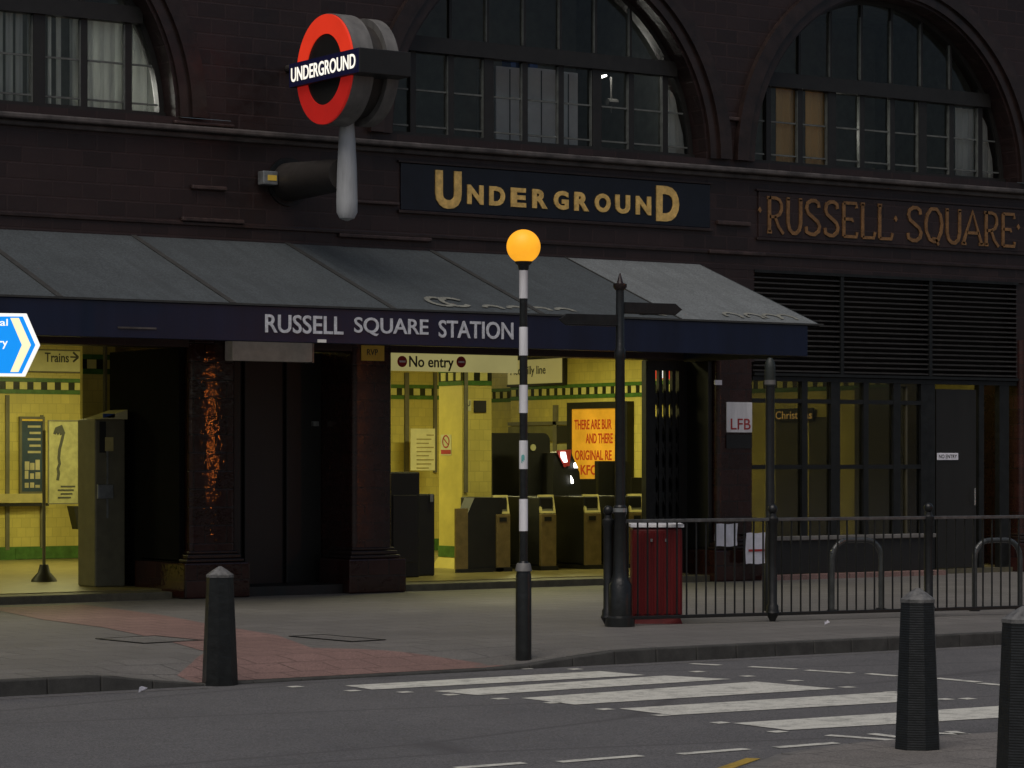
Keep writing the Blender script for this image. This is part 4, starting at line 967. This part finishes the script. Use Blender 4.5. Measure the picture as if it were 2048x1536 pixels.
# ================================================================== CANOPY
CD = 2.5; CE = 3.15; ZW, ZF = 4.34, 3.42
def canopy():
    o = thing('canopy', (0, -1.2, 3.0), 'long sloping grey canvas canopy with dark ribs over the station entrance', 'canopy')
    ribs = [0.89-2.1*k for k in range(7)]
    def pan(x0, x1, m, nm, zo=0.0):
        b = B(); n = 10; k = 6; vs = []
        for i in range(n+1):
            for j in range(k+1):
                u, v = i/n, j/k; sag = -0.035*math.sin(math.pi*u)*math.sin(math.pi*v)
                vs.append((x0+(x1-x0)*u, -CD*v, ZW+(ZF-ZW)*v+sag+zo))
        fs = [(i*(k+1)+j, (i+1)*(k+1)+j, (i+1)*(k+1)+j+1, i*(k+1)+j+1) for i in range(n) for j in range(k)]
        b.add(vs, fs).build(nm, m, o, smooth=True)
    xs = [-16]+sorted(ribs)
    for a, c in zip(xs, xs[1:]): pan(a, c, M['canvas'], 'canvas_panel')
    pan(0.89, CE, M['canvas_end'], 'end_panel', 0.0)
    r_ = B()
    for x in ribs:
        p0, p1 = Vector((x, 0, ZW+.012)), Vector((x, -CD, ZF+.012)); w_ = .035 if x != 0.89 else .012
        r_ = B(); r_.hexa([p1+Vector((-w_, 0, -.03)), p1+Vector((w_, 0, -.03)), p0+Vector((w_, 0, -.03)), p0+Vector((-w_, 0, -.03)), p1+Vector((-w_, 0, 0)), p1+Vector((w_, 0, 0)), p0+Vector((w_, 0, 0)), p0+Vector((-w_, 0, 0))])
        r_.build('rib', M['rib'], o)
    B().prism([(CE, 0, ZW), (CE, -CD, ZF), (CE, -CD, ZF-.03), (CE, 0, 3.3)], (-.02, 0, 0)).build('end_gable', M['canvas'], o)
    B().box(-16, 2.92, -CD-.03, -CD+.04, 3.0, 3.40).build('fascia', M['fascia'], o, bev=.008)
    B().box(-16, CE+.02, -CD-.05, -CD+.02, 3.402, 3.425).build('gutter_edge', M['rib'], o)
    B().box(-16, 2.9, -CD+.05, -.01, 3.18, 3.22).build('soffit', M['soffit'], o)
    B().box(2.86, 2.9, -CD+.05, -.01, 3.0, 3.18).build('end_board', M['fascia'], o)
    # faded scrawls on the lower canvas
    s = B()
    def on(x, v, z=.012): return Vector((x, -CD*v, ZW+(ZF-ZW)*v+z-.02*math.sin(math.pi*v)))
    def stroke(pts, w_=.03):
        P = [on(a, c) for a, c in pts]; n_ = Vector((0, (ZW-ZF), CD)).normalized()*-1
        n_ = Vector((0, -(ZW-ZF), CD)).normalized()
        for p, q in zip(P, P[1:]):
            d = (q-p).normalized(); e = d.cross(n_)*w_/2; s.add([p+e, q+e, q-e, p-e], [(0, 1, 2, 3)])
    def arc(cx_, cv, rx, rv, a0, a1, w_=.07): stroke([(cx_+rx*math.cos(R(a0+(a1-a0)*k/8)), cv+rv*math.sin(R(a0+(a1-a0)*k/8))) for k in range(9)], w_)
    for x in (-2.45, -2.25): arc(x, .86, .16, .07, 30, 330)
    for x in (-1.8, -1.45, -1.1, -.75): arc(x, .93, .12, .035, 180, 380)
    for x in (1.9, 2.25, 2.55, 2.8): arc(x, .91, .12, .05, 160, 400, .05)
    stroke([(.35, .94), (.55, .93), (.75, .95)], .06)
    s.build('faded_scrawl', mat('faded_chalk', (0.21, 0.215, 0.185), .8, .3, 12), o)
    # lettering on the fascia
    t = thing('station_name', (-3.3, -CD-.03, 3.1), 'white capital lettering RUSSELL SQUARE STATION along the navy canopy edge', 'lettering')
    yy = -CD-.031
    for wd, a, c in (('RUSSELL', 530, 686), ('SQUARE', 708, 856), ('STATION', 877, 1026)):
        x0, x1 = fx(a, yy), fx(c, yy); z0 = fp(a, {530: 665, 708: 671, 877: 675}[a], yy)[1]; z1 = fp(a, {530: 628, 708: 634, 877: 640}[a], yy)[1]
        b = B(); put_text(b, wd, (x0, yy, z0), (x1-x0, 0, 0), (0, 0, z1-z0), FR, .012, .012); b.build('word', M['white_letter'], t)
    # grey scuffs on the fascia
    q = B(); a = fp(235, 654, yy); c = fp(312, 657, yy); q.box(a[0], c[0], yy-.012, yy, a[1]-.014, a[1]+.006)
    q.build('scuff_strip', M['trim_light'], t if False else o)
canopy()
# sign boxes under the canopy
x0, z1 = fp(465, 681, -.25); x1, z0 = fp(629, 724, -.25)
o = thing('light_box', (x0, -.25, z0), 'blank pale grey hanging light box over the dark doorway', 'light box')
B().box(x0, x1-.03, -.25, -.05, z0, z1).build('body', M['grey_box'], o, bev=.01)
B().box(x1-.028, x1, -.24, -.06, z0-.01, z1+.01).build('end_cap', M['chrome'], o)
B().box(x0+.2, x0+.23, -.17, -.13, z1, 3.18).box(x1-.3, x1-.27, -.17, -.13, z1, 3.18).build('hanger', M['dark'], o)
x0, z1 = fp(723, 690, -.05); x1, z0 = fp(769, 722, -.05)
o = flat_sign('yellow_plate', 'small yellow plate marked RVP near the top of the second pier', 'sign', x0, x1, -.035, z0, z1, M['ochre_plate'], .015)
b = B(); put_text(b, 'RVP', (x0+.08, -.0505, z0+.07), (.16, 0, 0), (0, 0, .075), FR, .01, .003); b.build('lettering', M['ink'], o)
x0, z0 = fp(641, 681, -2.6); tag(B().box(x0, x0+.1, -2.56, -2.5, z0-.02, z0+.015).build('small_plate', M['grey_box']), 'tiny pale plate under the canopy edge below the name', 'plate')

# ================================================================== FRIEZE SIGNS
o = thing('frieze_sign', (.8, -.01, 4.85), 'navy frieze panel with bold gold UNDERGROUND, first and last letters larger', 'sign')
B().box(-1.68, 3.30, -.03, -.001, 4.84, 5.44).build('panel', M['navy'], o, bev=.01)
B().box(-1.72, 3.34, -.045, -.001, 4.80, 4.84).box(-1.72, 3.34, -.045, -.001, 5.44, 5.47).build('border', M['trim'], o, bev=.006)
LET = [('U', 870, 922, 342, 419), ('N', 934, 966, 366, 403), ('D', 978, 1009, 369, 406), ('E', 1021, 1051, 371, 409), ('R', 1064, 1094, 374, 411), ('G', 1107, 1136, 377, 415), ('R', 1148, 1177, 379, 417), ('O', 1189, 1220, 383, 420), ('U', 1230, 1259, 385, 422), ('N', 1271, 1301, 388, 426), ('D', 1312, 1357, 373, 445)]
y = -.03
for ch, a, c, t_, d in LET:
    if ch in 'UD' and (a == 870 or a == 1312): z1, z0 = (5.375, 4.885)
    else: z1, z0 = (5.215, 4.965)
    if a == 1312: z1, z0 = 5.375, 4.895
    x0, x1 = fx(a, y), fx(c, y)
    b = B(); put_text(b, ch, (x0, y, z0), (x1-x0, 0, 0), (0, 0, z1-z0), FR, .045, .018); b.build('letter', M['gold'], o)

STR = {'R': [[(0.1, 0), (0.1, 1)], [(0.1, 1), (.5, 1), (.75, .95), (.88, .82), (.88, .66), (.75, .52), (.5, .46), (0.1, .44)], [(.45, .46), (.7, .15), (1.0, -.04)], [(-.02, 0), (.24, 0)], [(-.05, 1), (.2, 1)]],
 'U': [[(.08, 1), (.08, .3), (.18, .1), (.38, 0), (.62, 0), (.82, .1), (.92, .3), (.92, 1)], [(0, 1), (.18, 1)], [(.82, 1), (1, 1)]],
 'S': [[(.9, .80), (.86, .93), (.65, 1), (.4, 1), (.15, .92), (.08, .76), (.18, .62), (.5, .5), (.82, .38), (.94, .24), (.88, .1), (.62, 0), (.35, 0), (.08, .06), (.04, .22)]],
 'E': [[(.12, 0), (.12, 1)], [(.12, 1), (.9, 1), (.92, .86)], [(.12, .52), (.66, .52), (.66, .44)], [(.12, 0), (.92, 0), (.95, .14)]],
 'L': [[(.12, 0), (.12, 1)], [(0, 1), (.26, 1)], [(.12, 0), (.9, 0), (.98, .18)]],
 'Q': [[(.5, 0), (.25, .06), (.06, .3), (.03, .55), (.12, .82), (.35, 1), (.65, 1), (.88, .82), (.97, .55), (.92, .3), (.74, .06), (.5, 0)], [(.42, .1), (.6, .08), (.78, -.1)]],
 'A': [[(.02, 0), (.5, 1), (.96, 0)], [(.2, .34), (.8, .34)], [(-.06, 0), (.16, 0)], [(.82, 0), (1.06, 0)]]}
o = thing('frieze_sign', (6.7, -.01, 4.8), 'maroon frieze panel with thin gilt serif lettering RUSSELL SQUARE between dots', 'sign')
B().box(4.16, 9.3, -.025, -.001, 4.76, 5.40).build('panel', M['tile'], o, bev=.01)
B().box(4.12, 9.3, -.04, -.001, 4.72, 4.76).box(4.12, 9.3, -.04, -.001, 5.40, 5.43).build('border', M['trim'], o, bev=.006)
y = -.026
for ch, a, c in [('R', 1535, 1566), ('U', 1573, 1603), ('S', 1610, 1640), ('S', 1648, 1677), ('E', 1683, 1715), ('L', 1721, 1750), ('L', 1755, 1785), ('S', 1814, 1843), ('Q', 1850, 1884), ('U', 1891, 1921), ('A', 1925, 1964), ('R', 1969, 1996), ('E', 2002, 2030)]:
    x0, x1 = fx(a, y), fx(c, y); b = B()
    for st in STR[ch]: b.ribbon(st, .052 if st is STR[ch][0] else .044, (x0, y, 4.84), XX*(x1-x0), UP*.475, FR, .016)
    b.build('letter', M['gold_dull'], o)
b = B()
for px in (1519, 1791, 2036): x = fx(px, y); b.prism([(x-.03, y, 5.13), (x, y, 5.09), (x+.03, y, 5.13), (x, y, 5.18)], (0, -.014, 0))
b.build('dots', M['gold_dull'], o)

# ================================================================== HANGING ROUND SIGN
def roundel():
    XF, XM = -3.66, -3.30; yc = -1.49; zc = 6.29; ro, ri = .66, .42
    o = thing('round_station_sign', (XM, 0, 4.6), 'lit red ring sign with a blue bar reading UNDERGROUND on a pale post bracket', 'sign')
    def disc(b, x0, x1, r, n=56): return b.tube((x0, yc, zc), (x1, yc, zc), r, n=n)
    disc(B(), XF+.03, XF+.30, ro).build('casing', M['roundel_side'], o, smooth=True)
    disc(B(), XF+.30, XF+.50, ro-.10).build('core', M['roundel_mid'], o, smooth=True)
    disc(B(), XF+.50, XF+.66, ro-.02).build('casing', M['roundel_side'], o, smooth=True)
    for (a0, a1, m, nm) in ((12, 168, 'red_ring', 'upper_ring'), (192, 348, 'red_ring_dim', 'lower_ring')):  # inner lamp's falloff set as a bright upper and a dim lower half
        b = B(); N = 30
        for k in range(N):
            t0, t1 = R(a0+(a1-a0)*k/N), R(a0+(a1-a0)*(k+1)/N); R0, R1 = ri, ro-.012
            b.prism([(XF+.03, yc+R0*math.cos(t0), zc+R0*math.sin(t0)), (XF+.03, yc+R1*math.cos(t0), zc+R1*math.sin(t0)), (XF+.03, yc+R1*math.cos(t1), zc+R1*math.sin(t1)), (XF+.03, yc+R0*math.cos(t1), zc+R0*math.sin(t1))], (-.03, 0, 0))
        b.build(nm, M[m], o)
    disc(B(), XF+.012, XF+.029, ri-.002).build('centre_disc', M['dark'], o, smooth=True)
    yl, yr = -.76, -2.39
    B().box(XF-.05, XF+.655, yr, yl, zc-.145, zc+.145).build('bar_casing', M['dark'], o, bev=.01)
    B().box(XF-.06, XF-.05, yr+.01, yl-.01, zc-.14, zc+.14).build('bar_face', M['blue_bar'], o)
    b = B(); put_text(b, 'UNDERGROUND', (XF-.061, yl-.06, zc-.085), LX*1.5, UP*.17, NL, .012, .004); b.build('lettering', M['lit_letter'], o)
    yp = -1.42
    B().lathe(XM, yp, [(.02, 4.52), (.09, 4.55), (.125, 4.62), (.128, 4.75), (.12, 5.1), (.10, 5.5), (.085, 5.72)], 28).build('post', M['roundel_post'], o, smooth=True)
    B().tube((XM, yp+.1, 5.08), (XM, -.0, 5.1), .19, .24, 28).build('bracket_arm', M['roundel_mid'], o, smooth=True)
    B().tube((XM, -.03, 5.1), (XM, 0, 5.1), .30, n=28).build('wall_plate', M['black_metal'], o)
    B().tube((XM+.0, -.5, 6.45), (XM, -.7, 6.4), .05, n=12).tube((XM, 0.02, 6.5), (XM, -.5, 6.45), .05, n=12).build('top_stay', M['roundel_mid'], o)
roundel()
x0, z1 = fp(527, 341, -.18); x1, z0 = fp(556, 370, -.18)
o = thing('wall_floodlight', (x0, -.18, z0), 'small pale square wall light left of the round sign bracket', 'light')
B().box(x0, x1, -.18, -.03, z0, z1).build('body', M['chrome'], o, bev=.01); B().box(x0+.04, x1-.04, -.03, 0, z0+.03, z1-.03).build('mount', M['dark'], o)
B().box(x0+.06, x1-.02, -.186, -.18, z0+.05, z1-.05).build('lens', M['ochre_plate'], o)

# ================================================================== NOTICES ON THE THIRD PIER
x0, z1 = fp(1453, 804, -.05); x1, z0 = fp(1504, 865, -.05)
o = flat_sign('white_sign', 'square white sign with red letters LFB on the third pier', 'sign', x0, x1, -.035, z0, z1, M['pole_white'], .02)
b = B(); put_text(b, 'LFB', (x0+.07, -.056, z0+.04), (x1-x0-.1, 0, 0), (0, 0, .15), FR, .005, .003); b.build('lettering', M['red_ink'], o)
B().box(x0, x1, -.05, -.035, z0-.22, z0-.03).build('lower_plate', M['dark'], o)
x0, z1 = fp(1430, 760, -.05); x1, z0 = fp(1444, 770, -.05)
tag(B().box(x0, x1, -.05, -.03, z0, z1).build('white_label', M['paper']), 'tiny white label high on the left edge of the third pier', 'label')
def sheet(pa, pb, y, label, red=False):
    x0, z1 = fp(*pa, y); x1, z0 = fp(*pb, y)
    o = thing('paper_notice', (x0, y, z0), label, 'notice')
    n = 8; vs = []
    for i in range(n+1):
        for j in range(n+1): vs.append((x0+(x1-x0)*i/n, y+.012*math.sin(i*.8+j*.5), z0+(z1-z0)*j/n+.006*math.sin(i)))
    fs = [(i*(n+1)+j, (i+1)*(n+1)+j, (i+1)*(n+1)+j+1, i*(n+1)+j+1) for i in range(n) for j in range(n)]
    b = B().add(vs, fs); b.build('sheet', M['paper'], o, smooth=True)
    if red: B().box(x0+.03, x1-.03, y-.022, y-.018, z0+.17, z0+.2).build('red_line', M['red_ink'], o)
    B().box((x0+x1)/2-.02, (x0+x1)/2+.02, y+.015, -.01, z1-.05, z1-.02).build('clip', M['dark'], o)
sheet((1430, 1048), (1475, 1092), -.19, 'white sheet on the base of the third pier, left and higher of two')
sheet((1492, 1066), (1530, 1127), -.34, 'white sheet with a red line beside the third pier base, right and lower of two', True)
x0, z1 = fp(1875, 906, .04); x1, z0 = fp(1917, 920, .04)
o = flat_sign('door_sign', 'small white NO ENTRY plate on the dark shop door', 'sign', x0, x1, .055, z0, z1, M['paper'], .012)
b = B(); put_text(b, 'NO ENTRY', (x0+.03, .0425, z0+.025), (x1-x0-.06, 0, 0), (0, 0, .055), FR, .01, .002); b.build('lettering', M['ink'], o)

# ================================================================== STREET FURNITURE
def beacon():
    x, y = gp(1047, 1311, -.03); zg = -.04
    d = (x-CX)*VD[0]+(y-CY)*VD[1]
    def Z(py): return CH-(py-HY)/FPX*d
    o = thing('crossing_beacon', (x, y, zg), 'black and white banded pole with a glowing amber globe beside the zebra crossing', 'beacon')
    B().lathe(x, y, [(.071, zg-.1), (.069, Z(1150)-.01), (.06, Z(1142)), (.052, Z(1128)), (.036, Z(1122))], 28).build('sleeve', M['black_gloss'], o, smooth=True)
    B().lathe(x, y, [(.037, Z(1125)), (.034, Z(540))], 24).build('pole', M['black_gloss'], o, smooth=True)
    for a, c in ((540, 597), (654, 711), (770, 826), (881, 938), (998, 1062)):
        B().lathe(x, y, [(.0385, Z(c)), (.0385, Z(a))], 24).build('white_band', M['pole_white'], o, smooth=True)
    B().lathe(x, y, [(.0745, Z(1142)), (.062, Z(1128)), (.055, Z(1126))], 20).build('worn_collar', M['roundel_side'], o, smooth=True)
    B().lathe(x, y, [(.038, Z(541)), (.045, Z(538)), (.05, Z(531)), (.075, Z(526)), (.078, Z(523))], 24).build('lamp_cup', M['black_gloss'], o, smooth=True)
    r = 34.0/FPX*d; zc = Z(493)
    g = B(); n, k = 32, 18; vs = []
    prof = [(max(.002, r*math.cos(R(a))), zc+r*math.sin(R(a))) for a in [-65+155*i/k for i in range(k+1)]]
    g.lathe(x, y, prof, n).build('globe', M['amber'], o, smooth=True)
    # torn sticker on the fourth band
    tg = math.atan2(CY-y, CX-x); q = B()
    for s in range(3):
        a0, a1 = tg-.5+.25*s, tg-.25+.25*s
        q.add([(x+.0400*math.cos(a0), y+.0400*math.sin(a0), Z(925-3*s)), (x+.0400*math.cos(a1), y+.0400*math.sin(a1), Z(927-3*s)), (x+.0400*math.cos(a1), y+.0400*math.sin(a1), Z(908+2*s)), (x+.0400*math.cos(a0), y+.0400*math.sin(a0), Z(912-2*s))], [(0, 1, 2, 3)])
    q.build('sticker', mat('teal_sticker', (.12, .38, .36), .6), o)
beacon()
def bollard(x, y, zg, h, wb, wt, label, ribbed=False, rot=.0, m=None):
    o = thing('bollard', (x, y, zg), label, 'bollard', 'tapered iron bollards at the crossing')
    n = 8; rb, rt = wb/2, wt/2; prof = [(rb*1.0, zg-.15), (rb, zg+.0)]
    N = 60 if ribbed else 6; hb = h-.09
    for i in range(N+1):
        f = i/N; r = rb+(rt-rb)*f
        if ribbed and i < N: prof += [(r-.0005, zg+hb*f+.001), (r+.0005, zg+hb*f+hb/N*.5)]
        else: prof.append((r, zg+hb*f+.002))
    B().lathe(x, y, prof, n, rot).build('shaft', m or M['black_gloss'], o, smooth=not ribbed, bev=0)
    B().lathe(x, y, [(rt*1.04, zg+hb+.002), (rt*1.04, zg+hb+.022), (rt*.55, zg+h-.03), (.012, zg+h)], n, rot).build('cap', M['bollard_cap'], o)
x, y = gp(440, 1355, -.06); bollard(x, y, -.07, .90, .285, .215, 'tapered black bollard standing alone on the far kerb left of the beacon', rot=.2)
x, y = gp(1835, 1497, -.085); bollard(x, y, -.085, .985, .29, .215, 'tapered black ribbed bollard in the lower right, the fully visible nearer one', True, rot=.39)
x, y = gp(2048, 1578, -.085); bollard(x, y, -.085, .985, .31, .235, 'tapered black ribbed bollard cut off by the right edge of the photo', True, rot=.2)

def railing():
    A, E_ = Vector((-3.72, -7.22)), Vector((1.25, -8.02)); ts = []
    def at(px):
        lo_, hi = -.5, 2.0
        for _ in range(40):
            m_ = (lo_+hi)/2; p = A+(E_-A)*m_; dx, dy = p.x-CX, p.y-CY
            q = 1024+FPX*(dx*RD[0]+dy*RD[1])/(dx*VD[0]+dy*VD[1])
            if q < px: lo_ = m_
            else: hi = m_
        return A+(E_-A)*lo_
    P = [at(p) for p in (1216, 1545, 1857, 2160)]
    o = thing('guard_railing', (P[0].x, P[0].y, 0), 'black iron guard railing with thin bars and ball-topped posts along the pavement', 'railing')
    for p in P:
        pb = B().lathe(p.x, p.y, [(.03, 0), (.035, .02), (.075, .09), (.062, .12), (.062, .16), (.048, .18), (.048, 1.0), (.06, 1.03), (.06, 1.07), (.04, 1.09), (.035, 1.12)], 16).build('post', M['black_metal'], o, smooth=True)
        B().lathe(p.x, p.y, [(.02, 1.115)]+[(max(.003, .052*math.cos(R(a))), 1.165+.052*math.sin(R(a))) for a in range(-60, 91, 15)], 16).build('finial', M['black_gloss'], pb, smooth=True)
    for a, c in zip(P, P[1:]):
        d = (c-a).normalized(); L = (c-a).length
        def rail(z, w_, h_, nm):
            q = Vector((-d.y, d.x))*w_/2; s = a+d*.04; e = c-d*.04
            B().hexa([(*(s-q), z-h_), (*(e-q), z-h_), (*(e+q), z-h_), (*(s+q), z-h_), (*(s-q), z), (*(e-q), z), (*(e+q), z), (*(s+q), z)]).build(nm, M['pale_rail'] if nm == 'top_rail' else M['black_gloss'], o, bev=.006)
        rail(1.075, .05, .035, 'top_rail'); rail(.095, .04, .035, 'bottom_rail')
        n = 17
        for i in range(1, n):
            p = a+(c-a)*i/n
            B().tube((p.x, p.y, .08), (p.x, p.y, 1.05), .0095, n=8).build('baluster', M['black_metal'], o, smooth=True)
railing()
def fingerpost():
    x, y = gp(1240, 1253, 0); d = (x-CX)*VD[0]+(y-CY)*VD[1]
    def Z(py): return CH-(py-HY)/FPX*d
    o = thing('fingerpost', (x, y, 0), 'tall black cast iron fingerpost with a pointed finial and two direction arms', 'signpost')
    B().lathe(x, y, [(.15, 0), (.15, .09), (.12, .11), (.12, .42), (.09, .47), (.075, .52), (.06, Z(1030)), (.07, Z(1026)), (.07, Z(1014)), (.054, Z(1010)), (.048, Z(720)), (.055, Z(716)), (.055, Z(700)), (.044, Z(696)), (.040, Z(575))], 20).build('column', M['black_gloss'], o, smooth=True)
    B().lathe(x, y, [(.0715, Z(1024)), (.0715, Z(1016))], 20).build('worn_ring', M['chrome'], o, smooth=True)
    B().lathe(x, y, [(.05, Z(580)), (.07, Z(574)), (.07, Z(568)), (.035, Z(566)), (.028, Z(562)), (.006, Z(546))], 16).build('finial', M['trim'], o, smooth=True)
    def arm(px, py0, py1, dd, nm):
        e = dp(px, (py0+py1)/2, d+dd); s = Vector((x, y, 0)); e2 = Vector((e.x, e.y, 0)); dr = (e2-s).normalized(); L = (e2-s).length
        zt, zb2 = Z(py0), Z(py1); q = Vector((-dr.y, dr.x, 0))*.018; zm = (zt+zb2)/2
        s = s+dr*.04
        pts = [s-q+UP*zb2, s+dr*(L-.12)-q+UP*zb2, s+dr*(L-.04)-q+UP*zm, s+dr*(L-.12)-q+UP*zt, s-q+UP*zt]
        B().prism(pts, q*2).build(nm, M['black_metal'], o, bev=.003)
        b = B(); b.prism([s-q*1.3+UP*(zb2+.012), s+dr*(L-.13)-q*1.3+UP*(zb2+.012), s+dr*(L-.13)-q*1.3+UP*(zb2+.018), s-q*1.3+UP*(zb2+.018)], q*2.6)
        b.build('arm_border', M['dark'], o)
    arm(1363, 604, 627, .35, 'direction_arm'); arm(1118, 630, 653, -.3, 'direction_arm')
fingerpost()
def litter_bin():
    q0 = dp(1312, 1250, 28.1); x, y = q0.x, q0.y
    w_ = .257
    o = thing('litter_bin', (x, y, 0), 'square red litter bin with fluted sides and white top band behind the railing', 'litter bin')
    c, s = RD[0], RD[1]
    def pt(a, b_, z): return (x+a*RD[0]+b_*VD[0], y+a*RD[1]+b_*VD[1], z)
    b = B(); b.hexa([pt(-w_, -w_, .06), pt(w_, -w_, .06), pt(w_, w_, .06), pt(-w_, w_, .06), pt(-w_, -w_, .98), pt(w_, -w_, .98), pt(w_, w_, .98), pt(-w_, w_, .98)]); b.build('body', M['bin_red'], o, bev=.03)
    for k in range(5):
        a = -w_+.055+k*(2*w_-.11)/4
        B().prism([pt(a-.035, -w_-.012, .1), pt(a+.035, -w_-.012, .1), pt(a+.035, -w_-.001, .1), pt(a-.035, -w_-.001, .1)], (0, 0, .84)).build('flute', M['bin_red'], o, bev=.004)
    B().hexa([pt(-w_-.0, -w_-.0, 0), pt(w_+.0, -w_, 0), pt(w_, w_, 0), pt(-w_, w_, 0), pt(-w_+.02, -w_+.02, .06), pt(w_-.02, -w_+.02, .06), pt(w_-.02, w_-.02, .06), pt(-w_+.02, w_-.02, .06)]).build('foot', M['bin_red'], o)
    B().prism([pt(-w_-.016, -w_-.016, .985), pt(w_+.016, -w_-.016, .985), pt(w_+.016, w_+.016, .985), pt(-w_-.016, w_+.016, .985)], (0, 0, .035)).build('top_band', M['pole_white'], o, bev=.004)
    for a in (-.06, .09): B().lathe(*pt(a, -w_-.016, 0)[:2], [(.012, .84), (.012, .87)], 10).build('bolt', M['chrome'], o)
litter_bin()
def bike_stand(pa, pb, pt, label):
    p0 = Vector((*gp(pa, 1222, 0), 0)); p1 = Vector((*gp(pb, 1219, 0), 0)); h = .78; r = .2
    d = (p1-p0).normalized(); L = (p1-p0).length
    pts = [p0, p0+UP*(h-r)]+[p0+d*(r-r*math.cos(R(a)))+UP*(h-r+r*math.sin(R(a))) for a in range(15, 91, 15)]+[p1-d*(r-r*math.cos(R(a)))+UP*(h-r+r*math.sin(R(a))) for a in range(90, 14, -15)]+[p1+UP*(h-r), p1]
    o = thing('cycle_stand', p0, label, 'bike rack', 'cycle stands behind the railing')
    B().path(pts, .03, 12).build('hoop', M['steel_hoop'], o, smooth=True)
    for q in (p0, p1): B().lathe(q.x, q.y, [(.06, 0), (.06, .012), (.035, .02)], 14).build('base_plate', M['black_metal'], o)
M['steel_hoop'] = mat('painted_steel_hoop', (0.05, 0.055, 0.055), .18, .3, 12)
bike_stand(1664, 1762, 1082, 'dark hoop cycle stand behind the second railing panel')
bike_stand(1949, 2040, 1077, 'dark hoop cycle stand behind the railing at the right edge')
# slim pole behind the second railing post
x, y = gp(1540, 1222, 0)
o = thing('slim_post', (x, y, 0), 'slim dark post with a small greenish cap behind the second railing post', 'post')
dd = (x-CX)*VD[0]+(y-CY)*VD[1]; zt = CH-(715-HY)/FPX*dd
B().lathe(x, y, [(.068, 0), (.068, .5), (.052, .54), (.05, zt-.3)], 20).build('shaft', M['black_metal'], o, smooth=True)
B().lathe(x, y, [(.055, zt-.32), (.06, zt-.3), (.06, zt-.12), (.055, zt-.06), (.03, zt-.01), (.01, zt)], 20).build('cap', mat('greenish_cap', (.022, .028, .024), .5), o, smooth=True)

B().lathe(x, y, [(.063, zt-.30), (.063, zt-.25)], 20).build('collar', M['roundel_side'], o, smooth=True)

def road_sign():
    d = 20.0
    o = thing('arrow_road_sign', dp(-60, 760, d), 'bright blue arrow-ended direction sign with cream chevron at the left edge', 'sign')
    r_ = Vector((RD[0], RD[1], 0)); f_ = Vector((VD[0], VD[1], 0))
    def P(px, py, k=0): return dp(px, py, d)-f_*k
    out = [(-170, 624), (52, 627), (79, 690), (49, 753), (-170, 751)]
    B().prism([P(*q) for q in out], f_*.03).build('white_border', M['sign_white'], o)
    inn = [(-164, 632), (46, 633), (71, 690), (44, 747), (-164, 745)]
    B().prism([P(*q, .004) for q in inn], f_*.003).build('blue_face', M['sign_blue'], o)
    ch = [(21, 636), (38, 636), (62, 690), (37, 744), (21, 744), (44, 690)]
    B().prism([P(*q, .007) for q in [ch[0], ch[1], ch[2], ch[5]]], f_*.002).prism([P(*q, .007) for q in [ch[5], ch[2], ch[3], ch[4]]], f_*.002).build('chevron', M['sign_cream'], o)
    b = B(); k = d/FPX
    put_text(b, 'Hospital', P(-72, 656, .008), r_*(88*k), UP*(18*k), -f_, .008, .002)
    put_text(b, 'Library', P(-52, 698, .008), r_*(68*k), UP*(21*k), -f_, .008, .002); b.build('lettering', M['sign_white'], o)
    p = dp(-150, 700, d)+f_*.07
    B().tube((p.x, p.y, -.1), (p.x, p.y, p.z+.5), .045, n=20).build('post', M['roundel_side'], o, smooth=True)
    B().prism([P(-158, 640)+f_*.03, P(-142, 640)+f_*.03, P(-142, 646)+f_*.03, P(-158, 646)+f_*.03], f_*.06).build('clip', M['chrome'], o)
road_sign()
# litter specks
for px, py, l in ((325, 1193, 'crumpled white scrap of litter at the foot of the first pier'), (1652, 1251, 'white litter scrap on the pavement under the railing'), (285, 1387, 'tiny white litter scrap in the left gutter')):
    z = 0 if py < 1300 else -.115
    x, y = gp(px, py, z)
    if py < 1200: y -= .12
    b = B(); random.seed(px)
    vs = [(x+random.uniform(-.04, .04), y+random.uniform(-.04, .04), z+random.uniform(.0, .06)) for _ in range(9)]
    b.add(vs, [(0, 1, 2), (2, 3, 4), (4, 5, 6), (6, 7, 8), (0, 4, 8), (1, 5, 3), (0, 7, 3)]); tag(b.build('litter', M['paper']), l, 'litter')
# unseen orange lamps added across the street for the glints mirrored by the glazed pier
def add_glint_lamps():
    x, y = 6.15, -20.3
    o = thing('glint_lamps', (x, y, -.08), 'stack of unseen orange lamps added on a pole across the street for glints on the pier', 'added lamp')
    B().tube((x, y, -.08), (x, y, 3.4), .05, n=16).build('pole', M['black_metal'], o)
    for z in (2.85, 2.6, 1.95, 1.7):
        B().lathe(x-.12, y+.1, [(.01, z-.07), (.06, z-.04), (.075, z), (.06, z+.04), (.01, z+.07)], 16).build('lamp', M['orange_lamp'], o, smooth=True)
add_glint_lamps()
